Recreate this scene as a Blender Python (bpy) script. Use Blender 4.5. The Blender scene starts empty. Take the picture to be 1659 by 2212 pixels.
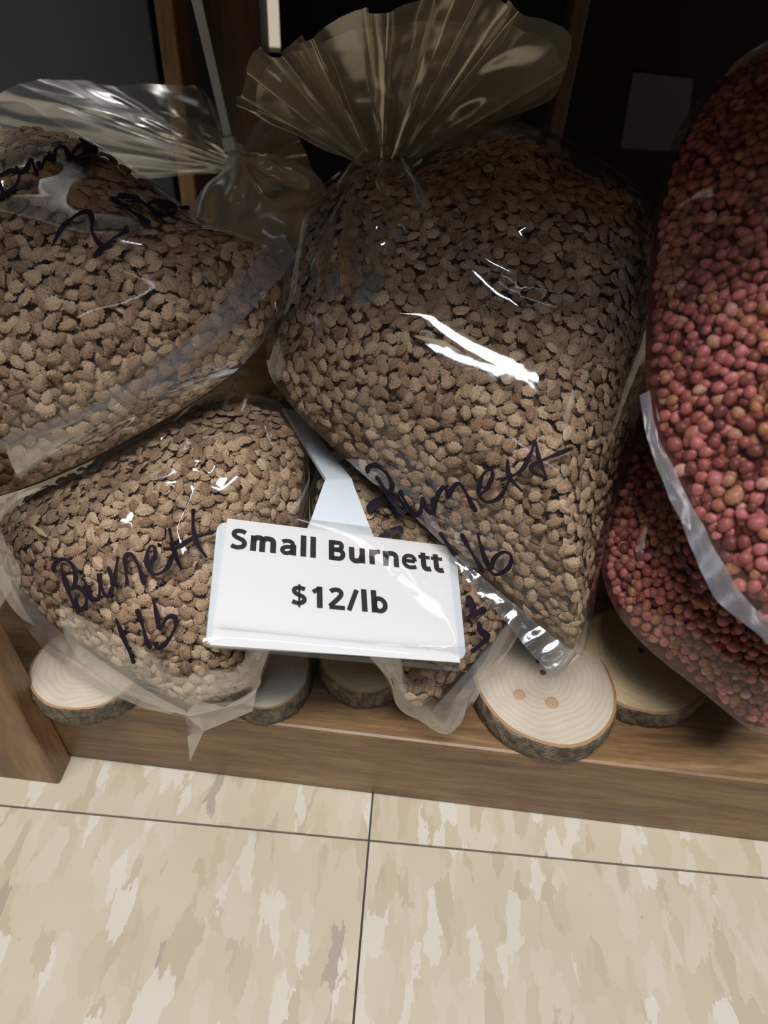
import bpy, math, random
import numpy as np
from mathutils import Vector, Matrix, noise as mnoise

random.seed(7)
rng = np.random.default_rng(7)
scene = bpy.context.scene
col = scene.collection

# ------------------------------------------------------------------ camera
CX, CY, F = 829.5, 1106.0, 1535.0
PITCH, ROLL, YAW = [math.radians(a) for a in (43.238, -4.147, 1.256)]
CAM = np.array([0.0, 0.0, 0.25])
_f = np.array([-math.sin(YAW) * math.cos(PITCH), math.cos(YAW) * math.cos(PITCH), -math.sin(PITCH)])
_r = np.array([math.cos(YAW), math.sin(YAW), 0.0])
_d = np.cross(_f, _r)
RT = math.cos(ROLL) * _r + math.sin(ROLL) * _d
DN = -math.sin(ROLL) * _r + math.cos(ROLL) * _d
FW = _f
cam_data = bpy.data.cameras.new('camera')
cam = bpy.data.objects.new('camera', cam_data)
col.objects.link(cam)
cam.matrix_world = Matrix(((RT[0], -DN[0], -FW[0], CAM[0]), (RT[1], -DN[1], -FW[1], CAM[1]),
                           (RT[2], -DN[2], -FW[2], CAM[2]), (0, 0, 0, 1)))
cam_data.sensor_fit = 'VERTICAL'
cam_data.sensor_height = 36.0
cam_data.sensor_width = 27.0
cam_data.lens = F / 2212.0 * 36.0
cam_data.clip_start = 0.01
cam_data.clip_end = 50
cam_data.dof.use_dof = True
cam_data.dof.focus_distance = 0.215
cam_data.dof.aperture_fstop = 11.0
scene.camera = cam

# ------------------------------------------------------------------ world, lights, exposure
w = bpy.data.worlds.new('room_light')
scene.world = w
w.use_nodes = True
bg = w.node_tree.nodes['Background']
bg.inputs[0].default_value = (1.0, 0.93, 0.82, 1)
bg.inputs[1].default_value = 0.014


def area(name, loc, size, power, color, target=(0, 0.15, 0.1)):
    l = bpy.data.lights.new(name, 'AREA')
    l.shape = 'RECTANGLE'
    l.size, l.size_y = size
    l.energy = power
    l.color = color
    o = bpy.data.objects.new(name, l)
    o.location = loc
    d = Vector(target) - Vector(loc)
    o.rotation_euler = d.to_track_quat('-Z', 'Y').to_euler()
    col.objects.link(o)
    o['kind'] = 'helper'
    return o


area('ceiling_light_panel', (-0.10, -0.48, 2.6), (1.2, 0.45), 62, (1.0, 0.955, 0.895))
area('ceiling_light_tube', (0.55, -0.62, 2.6), (2.4, 0.08), 28, (0.70, 0.80, 1.0))
area('ceiling_light_tube_rear', (0.3, -2.4, 2.6), (1.8, 0.06), 1.8, (0.85, 0.9, 1.0))

scene.view_settings.view_transform = 'Standard'
scene.view_settings.look = 'None'
scene.view_settings.exposure = 0.0
scene.view_settings.gamma = 1.0
scene.view_settings.use_curve_mapping = False
scene.cycles.transparent_max_bounces = 24
scene.cycles.max_bounces = 7
scene.cycles.diffuse_bounces = 3
scene.cycles.glossy_bounces = 4
scene.cycles.transmission_bounces = 8


# ------------------------------------------------------------------ projection helpers
def ray(px, py):
    d = (px - CX) * RT + (py - CY) * DN + F * FW
    return d / np.linalg.norm(d)


def on_y(px, py, y):
    d = ray(px, py)
    return CAM + d * (y / d[1])


def on_z(px, py, z):
    d = ray(px, py)
    return CAM + d * ((z - CAM[2]) / d[2])


def on_plane(px, py, p, n):
    d = ray(px, py)
    return CAM + d * (np.dot(p - CAM, n) / np.dot(d, n))


def nrm(v):
    return v / np.linalg.norm(v)


# ------------------------------------------------------------------ object helpers
def link(name, me, mat=None, parent=None, smooth=False):
    o = bpy.data.objects.new(name, me)
    col.objects.link(o)
    if mat is not None and len(me.materials) == 0:
        me.materials.append(mat)
    if smooth:
        me.polygons.foreach_set('use_smooth', [True] * len(me.polygons))
    if parent is not None:
        o.parent = parent
        o.matrix_parent_inverse = Matrix.Translation(-Vector(parent.location)) if parent.type == 'EMPTY' else Matrix.Identity(4)
    return o


def mesh_obj(name, verts, faces, mat=None, parent=None, smooth=False):
    me = bpy.data.meshes.new(name)
    me.from_pydata([tuple(map(float, v)) for v in verts], [], [tuple(map(int, f)) for f in faces])
    me.update()
    return link(name, me, mat, parent, smooth)


def tag(o, label, cat=None, group=None, kind=None):
    o['label'] = label
    if cat:
        o['category'] = cat
    if group:
        o['group'] = group
    if kind:
        o['kind'] = kind
    return o


def empty(name, loc):
    o = bpy.data.objects.new(name, None)
    o.location = tuple(map(float, loc))
    o.empty_display_size = 0.02
    col.objects.link(o)
    bpy.context.view_layer.update()
    return o


def grid_faces(nu, nv, wrap_u=False, off=0):
    fs = []
    for i in range(nu if wrap_u else nu - 1):
        for j in range(nv - 1):
            a = off + i * nv + j
            b = off + ((i + 1) % nu) * nv + j
            fs.append((a, b, b + 1, a + 1))
    return fs


def bevel_box(name, x0, x1, y0, y1, z0, z1, mat, parent=None, bev=0.001, xf=None):
    import bmesh
    bm = bmesh.new()
    bmesh.ops.create_cube(bm, size=1.0)
    for v in bm.verts:
        v.co = Vector(((x0 + x1) / 2 + v.co.x * (x1 - x0), (y0 + y1) / 2 + v.co.y * (y1 - y0), (z0 + z1) / 2 + v.co.z * (z1 - z0)))
    if bev > 0:
        bmesh.ops.bevel(bm, geom=list(bm.edges), offset=bev, segments=2, affect='EDGES', profile=0.5)
    if xf is not None:
        bm.transform(xf)
    me = bpy.data.meshes.new(name)
    bm.to_mesh(me)
    bm.free()
    return link(name, me, mat, parent)


def catmull(pts, n, closed=True):
    pts = np.array(pts, float)
    m = len(pts)
    if closed:
        idx = lambda i: pts[i % m]
        segs = m
    else:
        ext = np.vstack([2 * pts[0] - pts[1], pts, 2 * pts[-1] - pts[-2]])
        segs = m - 1
    out = []
    for s in range(segs):
        if closed:
            p0, p1, p2, p3 = idx(s - 1), idx(s), idx(s + 1), idx(s + 2)
        else:
            p0, p1, p2, p3 = ext[s], ext[s + 1], ext[s + 2], ext[s + 3]
        for k in range(24):
            t = k / 24
            out.append(0.5 * ((2 * p1) + (-p0 + p2) * t + (2 * p0 - 5 * p1 + 4 * p2 - p3) * t * t + (-p0 + 3 * p1 - 3 * p2 + p3) * t ** 3))
    if closed:
        out.append(out[0])
    else:
        out.append(pts[-1])
    out = np.array(out)
    L = np.concatenate([[0], np.cumsum(np.linalg.norm(np.diff(out, axis=0), axis=1))])
    t = np.linspace(0, L[-1], n + 1)[:-1] if closed else np.linspace(0, L[-1], n)
    return np.stack([np.interp(t, L, out[:, k]) for k in range(out.shape[1])], axis=1)


# ------------------------------------------------------------------ materials
MATS = {}


class NT:
    def __init__(s, name):
        s.m = bpy.data.materials.new(name)
        s.m.use_nodes = True
        s.t = s.m.node_tree
        s.t.nodes.clear()
        s.out = s.n('ShaderNodeOutputMaterial')
        MATS[name] = s.m

    def n(s, typ, **kw):
        nd = s.t.nodes.new(typ)
        for k, v in kw.items():
            if k.startswith('i_'):
                key = k[2:]
                key = int(key) if key.isdigit() else key.replace('_', ' ')
                nd.inputs[key].default_value = v
            else:
                setattr(nd, k, v)
        return nd

    def l(s, a, ao, b, bi):
        s.t.links.new(a.outputs[ao], b.inputs[bi])

    def ramp(s, stops, interp='LINEAR'):
        nd = s.n('ShaderNodeValToRGB')
        cr = nd.color_ramp
        cr.interpolation = interp
        while len(cr.elements) < len(stops):
            cr.elements.new(0.5)
        for e, (p, c) in zip(cr.elements, stops):
            e.position = p
            e.color = (*c, 1) if len(c) == 3 else c
        return nd


def lin(r, g, b):
    f = lambda c: ((c / 255 + 0.055) / 1.055) ** 2.4 if c / 255 > 0.04045 else c / 255 / 12.92
    return (f(r), f(g), f(b))


def plain(name, rgb, rough=0.5, spec=0.5):
    t = NT(name)
    p = t.n('ShaderNodeBsdfPrincipled', i_Base_Color=(*rgb, 1), i_Roughness=rough)
    p.inputs['Specular IOR Level'].default_value = spec
    t.l(p, 0, t.out, 0)
    return t.m


def wood(name, c0, c1, c2, scale=(6, 60, 60), rough=0.42):
    t = NT(name)
    tc = t.n('ShaderNodeTexCoord')
    mp = t.n('ShaderNodeMapping')
    mp.inputs['Scale'].default_value = scale
    t.l(tc, 'Object', mp, 0)
    n1 = t.n('ShaderNodeTexNoise', i_Scale=2.2, i_Detail=6.0, i_Roughness=0.62, i_Distortion=0.6)
    t.l(mp, 0, n1, 'Vector')
    n2 = t.n('ShaderNodeTexNoise', i_Scale=14.0, i_Detail=4.0, i_Roughness=0.7)
    t.l(mp, 0, n2, 'Vector')
    r1 = t.ramp([(0.3, c0), (0.52, c1), (0.72, c2)])
    t.l(n1, 'Fac', r1, 0)
    r2 = t.ramp([(0.35, (0.55, 0.55, 0.55)), (0.6, (1, 1, 1))])
    t.l(n2, 'Fac', r2, 0)
    mx = t.n('ShaderNodeMix', data_type='RGBA', blend_type='MULTIPLY')
    mx.inputs[0].default_value = 0.75
    t.l(r1, 0, mx, 6)
    t.l(r2, 0, mx, 7)
    p = t.n('ShaderNodeBsdfPrincipled', i_Roughness=rough)
    t.l(mx, 2, p, 'Base Color')
    b = t.n('ShaderNodeBump', i_Strength=0.25, i_Distance=0.0006)
    t.l(n2, 'Fac', b, 'Height')
    t.l(b, 0, p, 'Normal')
    t.l(p, 0, t.out, 0)
    return t.m


def film(name, haze=0.014, tint=(0.9, 0.88, 0.84), ior=1.5, boost=1.15, rough=0.045, bump=0.10, bscale=50.0, cap=0.30, gcol=(1, 1, 1)):
    t = NT(name)
    tr = t.n('ShaderNodeBsdfTransparent')
    tr.inputs[0].default_value = (0.97, 0.965, 0.95, 1)
    gl = t.n('ShaderNodeBsdfGlossy', i_Roughness=rough)
    gl.inputs[0].default_value = (*gcol, 1)
    df = t.n('ShaderNodeBsdfDiffuse')
    df.inputs[0].default_value = (*tint, 1)
    tl = t.n('ShaderNodeBsdfTranslucent')
    tl.inputs[0].default_value = (*tint, 1)
    hz = t.n('ShaderNodeMixShader')
    hz.inputs[0].default_value = 0.5
    t.l(df, 0, hz, 1)
    t.l(tl, 0, hz, 2)
    m1 = t.n('ShaderNodeMixShader')
    m1.inputs[0].default_value = haze
    t.l(tr, 0, m1, 1)
    t.l(hz, 0, m1, 2)
    fr = t.n('ShaderNodeFresnel', i_IOR=ior)
    ma = t.n('ShaderNodeMath', operation='MULTIPLY', use_clamp=True)
    ma.inputs[1].default_value = boost
    tc = t.n('ShaderNodeTexCoord')
    ns = t.n('ShaderNodeTexNoise', i_Scale=bscale, i_Detail=3.0, i_Roughness=0.5, i_Distortion=0.4)
    t.l(tc, 'Object', ns, 'Vector')
    bp = t.n('ShaderNodeBump', i_Strength=bump, i_Distance=0.0012)
    t.l(ns, 'Fac', bp, 'Height')
    t.l(bp, 0, gl, 'Normal')
    t.l(bp, 0, fr, 'Normal')
    t.l(fr, 0, ma, 0)
    mn = t.n('ShaderNodeMath', operation='MINIMUM')
    mn.inputs[1].default_value = cap
    t.l(ma, 0, mn, 0)
    m2 = t.n('ShaderNodeMixShader')
    t.l(mn, 0, m2, 0)
    t.l(m1, 0, m2, 1)
    t.l(gl, 0, m2, 2)
    t.l(m2, 0, t.out, 0)
    return t.m


M_SHELF = wood('shelf_wood', lin(98, 72, 46), lin(140, 108, 72), lin(166, 134, 96), scale=(5, 45, 45))
M_POST = wood('post_wood', lin(110, 76, 46), lin(150, 112, 74), lin(176, 140, 100), scale=(45, 45, 5))
M_DARKWOOD = wood('dark_wood', lin(70, 46, 30), lin(96, 66, 42), lin(120, 84, 54), scale=(45, 45, 5))
M_BLACK = plain('black_panel', lin(16, 17, 21), 0.6, 0.2)
M_TEAL = plain('dark_teal_panel', lin(34, 43, 48), 0.5)
M_WALL = plain('cream_wall', lin(236, 226, 205), 0.8)
M_FILM = film('bag_film')
M_FILM2 = film('bag_film_gathered', haze=0.30, tint=(0.86, 0.78, 0.62), boost=4.5, rough=0.15, bump=0.2, bscale=60, cap=0.6, gcol=(1.0, 0.94, 0.8))  # warm gloss colour paints in the golden reflection of the floor
M_FILM3 = film('bag_film_loose', haze=0.035, tint=(0.8, 0.77, 0.7), boost=1.8, rough=0.14, bump=0.2, bscale=70, cap=0.35)
M_SEAL = film('bag_seal', haze=0.17, tint=(0.60, 0.60, 0.65), boost=1.0, rough=0.22, bump=0.06, bscale=120, cap=0.25)
M_MOUTH = film('bag_mouth_soft', haze=0.13, tint=(0.88, 0.88, 0.85), boost=1.6, rough=0.2, bump=0.1, bscale=40, cap=0.35)
M_CRUMP = film('bag_film_crumpled', haze=0.42, tint=(0.9, 0.82, 0.68), boost=3.0, rough=0.16, bump=0.2, bscale=60, cap=0.5)
M_SEALA = film('bag_seal_grey', haze=0.44, tint=(0.37, 0.37, 0.40), boost=0.45, rough=0.25, bump=0.06, bscale=120, cap=0.25)
M_SEALB = film('bag_seal_shiny', haze=0.14, tint=(0.8, 0.8, 0.78), boost=3.5, rough=0.12, bump=0.25, bscale=90, cap=0.5)
M_SLEEVE = film('clear_sleeve', haze=0.015, boost=1.0, rough=0.03, bump=0.08, bscale=40)
M_INK = plain('marker_ink', lin(32, 22, 34), 0.7, 0.15)
M_PRINT = plain('print_ink', lin(22, 20, 26), 0.5)
M_PAPER = plain('white_paper', lin(236, 238, 242), 0.6)
M_PLASTIC = plain('white_plastic', lin(218, 228, 236), 0.3)
M_ZIP = plain('grey_plastic', lin(222, 228, 232), 0.35)
M_HOLE = plain('screw_black', lin(24, 22, 22), 0.4)


def tile_mat():
    t = NT('vinyl_tile')
    tc = t.n('ShaderNodeTexCoord')
    mp = t.n('ShaderNodeMapping')
    mp.inputs['Rotation'].default_value = (0, 0, math.radians(-9))
    mp.inputs['Scale'].default_value = (230, 78, 1)
    t.l(tc, 'Object', mp, 0)
    wn = t.n('ShaderNodeTexNoise', i_Scale=1.4, i_Detail=4.0, i_Roughness=0.6)
    t.l(mp, 0, wn, 'Vector')
    ad = t.n('ShaderNodeMix', data_type='VECTOR', factor_mode='UNIFORM')
    ad.inputs[0].default_value = 0.42
    t.l(mp, 0, ad, 4)
    vm = t.n('ShaderNodeVectorMath', operation='MULTIPLY_ADD')
    vm.inputs[1].default_value = (1.6, 1.6, 0)
    t.l(wn, 'Color', vm, 0)
    t.l(mp, 0, vm, 2)
    vo = t.n('ShaderNodeTexVoronoi', i_Scale=1.0, i_Randomness=1.0)
    t.l(vm, 0, vo, 'Vector')
    sp = t.n('ShaderNodeSeparateColor')
    t.l(vo, 'Color', sp, 0)
    r = t.ramp([(0.0, lin(196, 185, 164)), (0.46, lin(200, 191, 172)), (0.64, lin(191, 179, 156)), (0.78, lin(207, 201, 188)),
                (0.87, lin(186, 173, 151)), (0.975, lin(168, 158, 142))], 'CONSTANT')
    t.l(sp, 0, r, 0)
    n2 = t.n('ShaderNodeTexNoise', i_Scale=22.0, i_Detail=4.0)
    t.l(tc, 'Object', n2, 'Vector')
    r2 = t.ramp([(0.3, (0.9, 0.88, 0.84)), (0.7, (1, 1, 1))])
    t.l(n2, 'Fac', r2, 0)
    mx = t.n('ShaderNodeMix', data_type='RGBA', blend_type='MULTIPLY')
    mx.inputs[0].default_value = 1.0
    t.l(r, 0, mx, 6)
    t.l(r2, 0, mx, 7)
    # tiny dark scuffs
    v2 = t.n('ShaderNodeTexVoronoi', i_Scale=55.0)
    t.l(tc, 'Object', v2, 'Vector')
    r3 = t.ramp([(0.0, (0.35, 0.32, 0.3)), (0.035, (1, 1, 1))])
    t.l(v2, 'Distance', r3, 0)
    mx2 = t.n('ShaderNodeMix', data_type='RGBA', blend_type='MULTIPLY')
    mx2.inputs[0].default_value = 0.7
    t.l(mx, 2, mx2, 6)
    t.l(r3, 0, mx2, 7)
    p = t.n('ShaderNodeBsdfPrincipled', i_Roughness=0.42)
    p.inputs['Specular IOR Level'].default_value = 0.35
    t.l(mx2, 2, p, 'Base Color')
    t.l(p, 0, t.out, 0)
    return t.m


def seed_mat(name, stops, rough, nscale, ndark=0.55, spec=0.3, bump=0.6, veins=False):
    t = NT(name)
    at = t.n('ShaderNodeAttribute', attribute_name='tint')
    r = t.ramp(stops)
    t.l(at, 'Fac', r, 0)
    tc = t.n('ShaderNodeTexCoord')
    if veins:
        n = t.n('ShaderNodeTexVoronoi', feature='DISTANCE_TO_EDGE', i_Scale=nscale)
        t.l(tc, 'Object', n, 'Vector')
        r2 = t.ramp([(0.04, (1.12, 1.1, 1.08)), (0.22, (ndark,) * 3)])
        t.l(n, 'Distance', r2, 0)
        inv = t.n('ShaderNodeMath', operation='SUBTRACT', use_clamp=True)
        inv.inputs[0].default_value = 0.3
        t.l(n, 'Distance', inv, 1)
    else:
        n = t.n('ShaderNodeTexNoise', i_Scale=nscale, i_Detail=2.0)
        t.l(tc, 'Object', n, 'Vector')
        r2 = t.ramp([(0.35, (ndark,) * 3), (0.65, (1.08, 1.06, 1.04))])
        t.l(n, 'Fac', r2, 0)
        inv = n
    mx = t.n('ShaderNodeMix', data_type='RGBA', blend_type='MULTIPLY')
    mx.inputs[0].default_value = 1.0
    t.l(r, 0, mx, 6)
    t.l(r2, 0, mx, 7)
    p = t.n('ShaderNodeBsdfPrincipled', i_Roughness=rough)
    p.inputs['Specular IOR Level'].default_value = spec
    t.l(mx, 2, p, 'Base Color')
    b = t.n('ShaderNodeBump', i_Strength=bump, i_Distance=0.0004)
    t.l(inv, 0, b, 'Height')
    t.l(b, 0, p, 'Normal')
    t.l(p, 0, t.out, 0)
    return t.m


M_TILE = tile_mat()
M_GROUT = plain('seam_dirt', lin(70, 64, 56), 0.9)
M_BURNET = seed_mat('burnet_seed', [(0.0, lin(116, 92, 73)), (0.4, lin(160, 134, 110)), (0.8, lin(196, 171, 144)), (0.92, lin(212, 190, 162)), (1.0, lin(232, 220, 198))], 0.85, 1150.0, 0.82, 0.2, 0.7, True)
M_BURNFILL = plain('burnet_fill', lin(100, 76, 58), 0.9, 0.1)
M_PINK = seed_mat('pink_seed', [(0.0, lin(124, 68, 64)), (0.3, lin(172, 98, 92)), (0.55, lin(198, 118, 114)), (0.72, lin(216, 134, 138)), (0.8, lin(184, 124, 92)), (0.92, lin(200, 144, 106)), (1.0, lin(230, 178, 172))], 0.42, 700.0, 0.75, 0.45, 0.15)
M_PINKFILL = plain('pink_fill', lin(92, 44, 42), 0.9, 0.1)
M_STRAW = plain('straw', lin(200, 182, 146), 0.7)


def slice_mat(name, warm, seed):
    t = NT(name)
    tc = t.n('ShaderNodeTexCoord')
    n = t.n('ShaderNodeTexNoise', i_Scale=45.0, i_Detail=3.0)
    t.l(tc, 'Object', n, 'Vector')
    sep = t.n('ShaderNodeVectorMath', operation='MULTIPLY')
    sep.inputs[1].default_value = (1, 1, 0)
    t.l(tc, 'Object', sep, 0)
    ln = t.n('ShaderNodeVectorMath', operation='LENGTH')
    t.l(sep, 0, ln, 0)
    ma = t.n('ShaderNodeMath', operation='MULTIPLY_ADD')
    ma.inputs[1].default_value = 0.012
    t.l(n, 'Fac', ma, 0)
    t.l(ln, 'Value', ma, 2)
    mu = t.n('ShaderNodeMath', operation='MULTIPLY')
    mu.inputs[1].default_value = 3100.0
    t.l(ma, 0, mu, 0)
    sn = t.n('ShaderNodeMath', operation='SINE')
    t.l(mu, 0, sn, 0)
    mr = t.n('ShaderNodeMapRange')
    mr.inputs[1].default_value = -1
    mr.inputs[2].default_value = 1
    t.l(sn, 0, mr, 0)
    a = lin(206, 194, 176) if not warm else lin(204, 182, 146)
    b = lin(200, 187, 168) if not warm else lin(198, 175, 139)
    r = t.ramp([(0.15, b), (0.6, a), (1.0, a)])
    t.l(mr, 0, r, 0)
    n2 = t.n('ShaderNodeTexNoise', i_Scale=70.0 + seed, i_Detail=4.0)
    t.l(tc, 'Object', n2, 'Vector')
    r2 = t.ramp([(0.3, (0.84, 0.8, 0.76)), (0.62, (1, 1, 1))])
    t.l(n2, 'Fac', r2, 0)
    mx = t.n('ShaderNodeMix', data_type='RGBA', blend_type='MULTIPLY')
    mx.inputs[0].default_value = 0.8
    t.l(r, 0, mx, 6)
    t.l(r2, 0, mx, 7)
    p = t.n('ShaderNodeBsdfPrincipled', i_Roughness=0.65)
    t.l(mx, 2, p, 'Base Color')
    t.l(p, 0, t.out, 0)
    return t.m


M_SLICE = slice_mat('slice_wood', False, 1.0)
M_SLICEW = slice_mat('slice_wood_warm', True, 3.0)
M_CAMB = plain('cambium', lin(164, 130, 92), 0.75)


def bark_mat():
    t = NT('bark')
    tc = t.n('ShaderNodeTexCoord')
    n = t.n('ShaderNodeTexNoise', i_Scale=260.0, i_Detail=5.0, i_Roughness=0.7)
    t.l(tc, 'Object', n, 'Vector')
    r = t.ramp([(0.3, lin(58, 48, 38)), (0.5, lin(104, 94, 78)), (0.66, lin(140, 132, 116)), (0.8, lin(168, 160, 146))])
    t.l(n, 'Fac', r, 0)
    p = t.n('ShaderNodeBsdfPrincipled', i_Roughness=0.9)
    t.l(r, 0, p, 'Base Color')
    b = t.n('ShaderNodeBump', i_Strength=0.8, i_Distance=0.0008)
    t.l(n, 'Fac', b, 'Height')
    t.l(b, 0, p, 'Normal')
    t.l(p, 0, t.out, 0)
    return t.m


M_BARK = bark_mat()
M_KNOT = plain('knot', lin(182, 152, 120), 0.8)
M_PITH = plain('pith', lin(110, 74, 50), 0.8)

# ------------------------------------------------------------------ setting: floor tiles, wall
T = 0.3048
floor = mesh_obj('floor', [(-2.5, -3.5, -0.0012), (2.5, -3.5, -0.0012), (2.5, 1.3, -0.0012), (-2.5, 1.3, -0.0012)], [(0, 1, 2, 3)], M_GROUT)
tag(floor, 'cream vinyl tile floor with tan and grey flecks and dark seams', kind='structure')
for i in range(-4, 4):
    for j in range(-7, 4):
        x0, y0 = 0.0008 + i * T, 0.1007 + j * T
        tl = bevel_box('tile', -T / 2 + 0.00035, T / 2 - 0.00035, -T / 2 + 0.00035, T / 2 - 0.00035, -0.003, 0.0, M_TILE, floor, bev=0.0)
        tl.location = (x0 + T / 2, y0 + T / 2, 0)
wall = mesh_obj('wall_back', [(-1.2, 0.95, 0), (1.2, 0.95, 0), (1.2, 0.95, 2.6), (-1.2, 0.95, 2.6)], [(0, 1, 2, 3)], M_WALL)
tag(wall, 'pale cream wall glimpsed through the gap behind the shelf', kind='structure')

# ------------------------------------------------------------------ shelf unit
SH = 0.040
SHROT = math.atan2(0.1136 - 0.1209, 0.1417 + 0.1101)
XF = Matrix.Translation((0, 0.1172, 0)) @ Matrix.Rotation(SHROT, 4, 'Z')   # local y=0 is the board's front face
shelf = empty('shelf_unit', (0, 0.1172, 0))
tag(shelf, 'low brown wooden shelf unit with bolted front post holding the seed bags', 'shelf')
bevel_box('shelf_board', -0.142, 0.52, 0.0, 0.285, 0.0, SH, M_SHELF, shelf, 0.0012, XF)
bevel_box('shelf_board', -0.142, 0.52, 0.0, 0.285, 0.342, 0.362, M_SHELF, shelf, 0.0012, XF)
post_l = bevel_box('post', -0.152, -0.1105, -0.0105, -0.0002, 0.0, 0.80, M_POST, shelf, 0.0008, XF)
bevel_box('post', 0.485, 0.525, -0.0105, -0.0002, 0.0, 0.80, M_POST, shelf, 0.0008, XF)
bo = mesh_obj('bolt', *[x for x in (lambda c, r, n=16: ([(c[0] + r * math.cos(2 * math.pi * k / n), c[1] - (0.0018 if q else 0), c[2] + r * math.sin(2 * math.pi * k / n)) for q in (0, 1) for k in range(n)],
              [tuple(range(n, 2 * n))] + [(k, (k + 1) % n, n + (k + 1) % n, n + k) for k in range(n)]))(tuple(XF @ Vector((-0.1345, -0.0106, 0.0175))), 0.0036)], M_HOLE, post_l)
# rear frame and panels behind the bags
YB = 0.345


def px_box(name, pa, pb, y, depth, z0, z1, mat, bev=0.0008):
    a, b = on_y(pa[0], pa[1], y), on_y(pb[0], pb[1], y)
    return bevel_box(name, a[0], b[0], y, y + depth, z0, z1, mat, shelf, bev)


px_box('rear_post', (342, 80), (382, 80), YB, 0.02, SH, 0.80, M_POST)
px_box('rear_post', (446, 80), (562, 80), YB + 0.02, 0.02, SH, 0.80, M_DARKWOOD)
px_box('rear_post', (1226, 80), (1260, 80), YB, 0.02, SH, 0.80, M_DARKWOOD)
px_box('back_panel', (-700, 80), (330, 80), YB + 0.045, 0.004, 0.0, 0.75, M_TEAL)
px_box('back_panel', (330, 80), (556, 80), YB + 0.052, 0.004, 0.0, 0.75, M_BLACK)
zr = float(on_y(585, 112, YB + 0.07)[2])
px_box('gap_blocker', (330, 80), (900, 80), YB + 0.07, 0.012, 0.0, zr, M_BLACK)  # dark box added to block the bright wall low in the gap
px_box('back_panel', (604, 80), (2600, 80), YB + 0.048, 0.004, 0.0, 0.75, M_BLACK)

# ------------------------------------------------------------------ wood slices
def slice_obj(cpx, rpx, label, warm, group='round wood slices along the front of the shelf', th=0.0095, tilt=(0, 0), z0=SH, knots=(), seed=1, squash=1.0):
    rs = random.Random(seed)
    c = on_z(cpx[0], cpx[1], z0 + th)
    e = on_z(cpx[0] + rpx, cpx[1], z0 + th)
    R = float(np.linalg.norm(e - c))
    root = empty('wood_slice', (c[0], c[1], z0))
    tag(root, label, 'wood slice', group)
    N = 96
    ph = [rs.uniform(0, 6.28) for _ in range(5)]
    rad = [R * (1 + 0.022 * math.sin(2 * a + ph[0]) + 0.014 * math.sin(3 * a + ph[1]) + 0.006 * math.sin(7 * a + ph[2])) for a in [2 * math.pi * k / N for k in range(N)]]
    rot = Matrix.Rotation(tilt[0], 4, 'X') @ Matrix.Rotation(tilt[1], 4, 'Y')

    def ring(s, z, jit=0.0):
        return [(rad[k] * s * math.cos(2 * math.pi * k / N) + rs.uniform(-jit, jit), squash * rad[k] * s * math.sin(2 * math.pi * k / N) + rs.uniform(-jit, jit), z + rs.uniform(-jit, jit) * .5) for k in range(N)]

    def put(name, v, f, m, smooth=False, par=None):
        me = bpy.data.meshes.new(name)
        me.from_pydata([tuple(rot @ Vector(p)) for p in v], [], f)
        me.update()
        me.materials.append(m)
        if smooth:
            me.polygons.foreach_set('use_smooth', [True] * len(me.polygons))
        o = bpy.data.objects.new(name, me)
        col.objects.link(o)
        o.parent = par or root
        return o
    # wood disc: top face with slight saw relief, bottom and rim
    v = [(0, 0, th)]
    fs = []
    nr = 10
    for i in range(1, nr + 1):
        v += ring(0.945 * i / nr, th)
    for k in range(N):
        fs.append((0, 1 + k, 1 + (k + 1) % N))
    for i in range(nr - 1):
        for k in range(N):
            a = 1 + i * N
            fs.append((a + k, a + N + k, a + N + (k + 1) % N, a + (k + 1) % N))
    b0 = len(v)
    v += ring(0.945, 0.0004)
    a = 1 + (nr - 1) * N
    for k in range(N):
        fs.append((a + k, b0 + k, b0 + (k + 1) % N, a + (k + 1) % N))
    fs.append(tuple(reversed(range(b0, b0 + N))))
    disc = put('wood_disc', v, fs, M_SLICEW if warm else M_SLICE)
    # inner bark ring on the face
    v = ring(0.943, th + 0.00005) + ring(0.985, th - 0.0001, 0.00012)
    put('inner_bark', v, [(k, N + k, N + (k + 1) % N, (k + 1) % N) for k in range(N)], M_CAMB)
    # bark
    v = ring(0.985, th - 0.0001, 0.0001) + ring(1.0, th - 0.0008, 0.0002) + ring(1.012, th * .6, 0.00035) + ring(1.015, th * .3, 0.00035) + ring(1.0, 0.0005, 0.0002) + ring(0.94, 0.0003)
    fs = []
    for i in range(5):
        for k in range(N):
            fs.append((i * N + k, (i + 1) * N + k, (i + 1) * N + (k + 1) % N, i * N + (k + 1) % N))
    put('bark', v, fs, M_BARK)
    for (kx, ky, kr, kind) in knots:
        n = 20
        v = [(kx * R + kr * R * math.cos(2 * math.pi * q / n) * (1 + .15 * math.sin(3 * q)), ky * R + kr * R * math.sin(2 * math.pi * q / n), th + 0.0001) for q in range(n)]
        v += [(kx * R + kr * .6 * R * math.cos(2 * math.pi * q / n), ky * R + kr * .6 * R * math.sin(2 * math.pi * q / n), th + (0.0004 if kind == 'knot' else 0.00015)) for q in range(n)]
        put('knot' if kind == 'knot' else 'pith', v, [(q, (q + 1) % n, n + (q + 1) % n, n + q) for q in range(n)] + [tuple(range(n, 2 * n))], M_KNOT if kind == 'knot' else M_PITH, par=disc)
    return root


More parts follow.
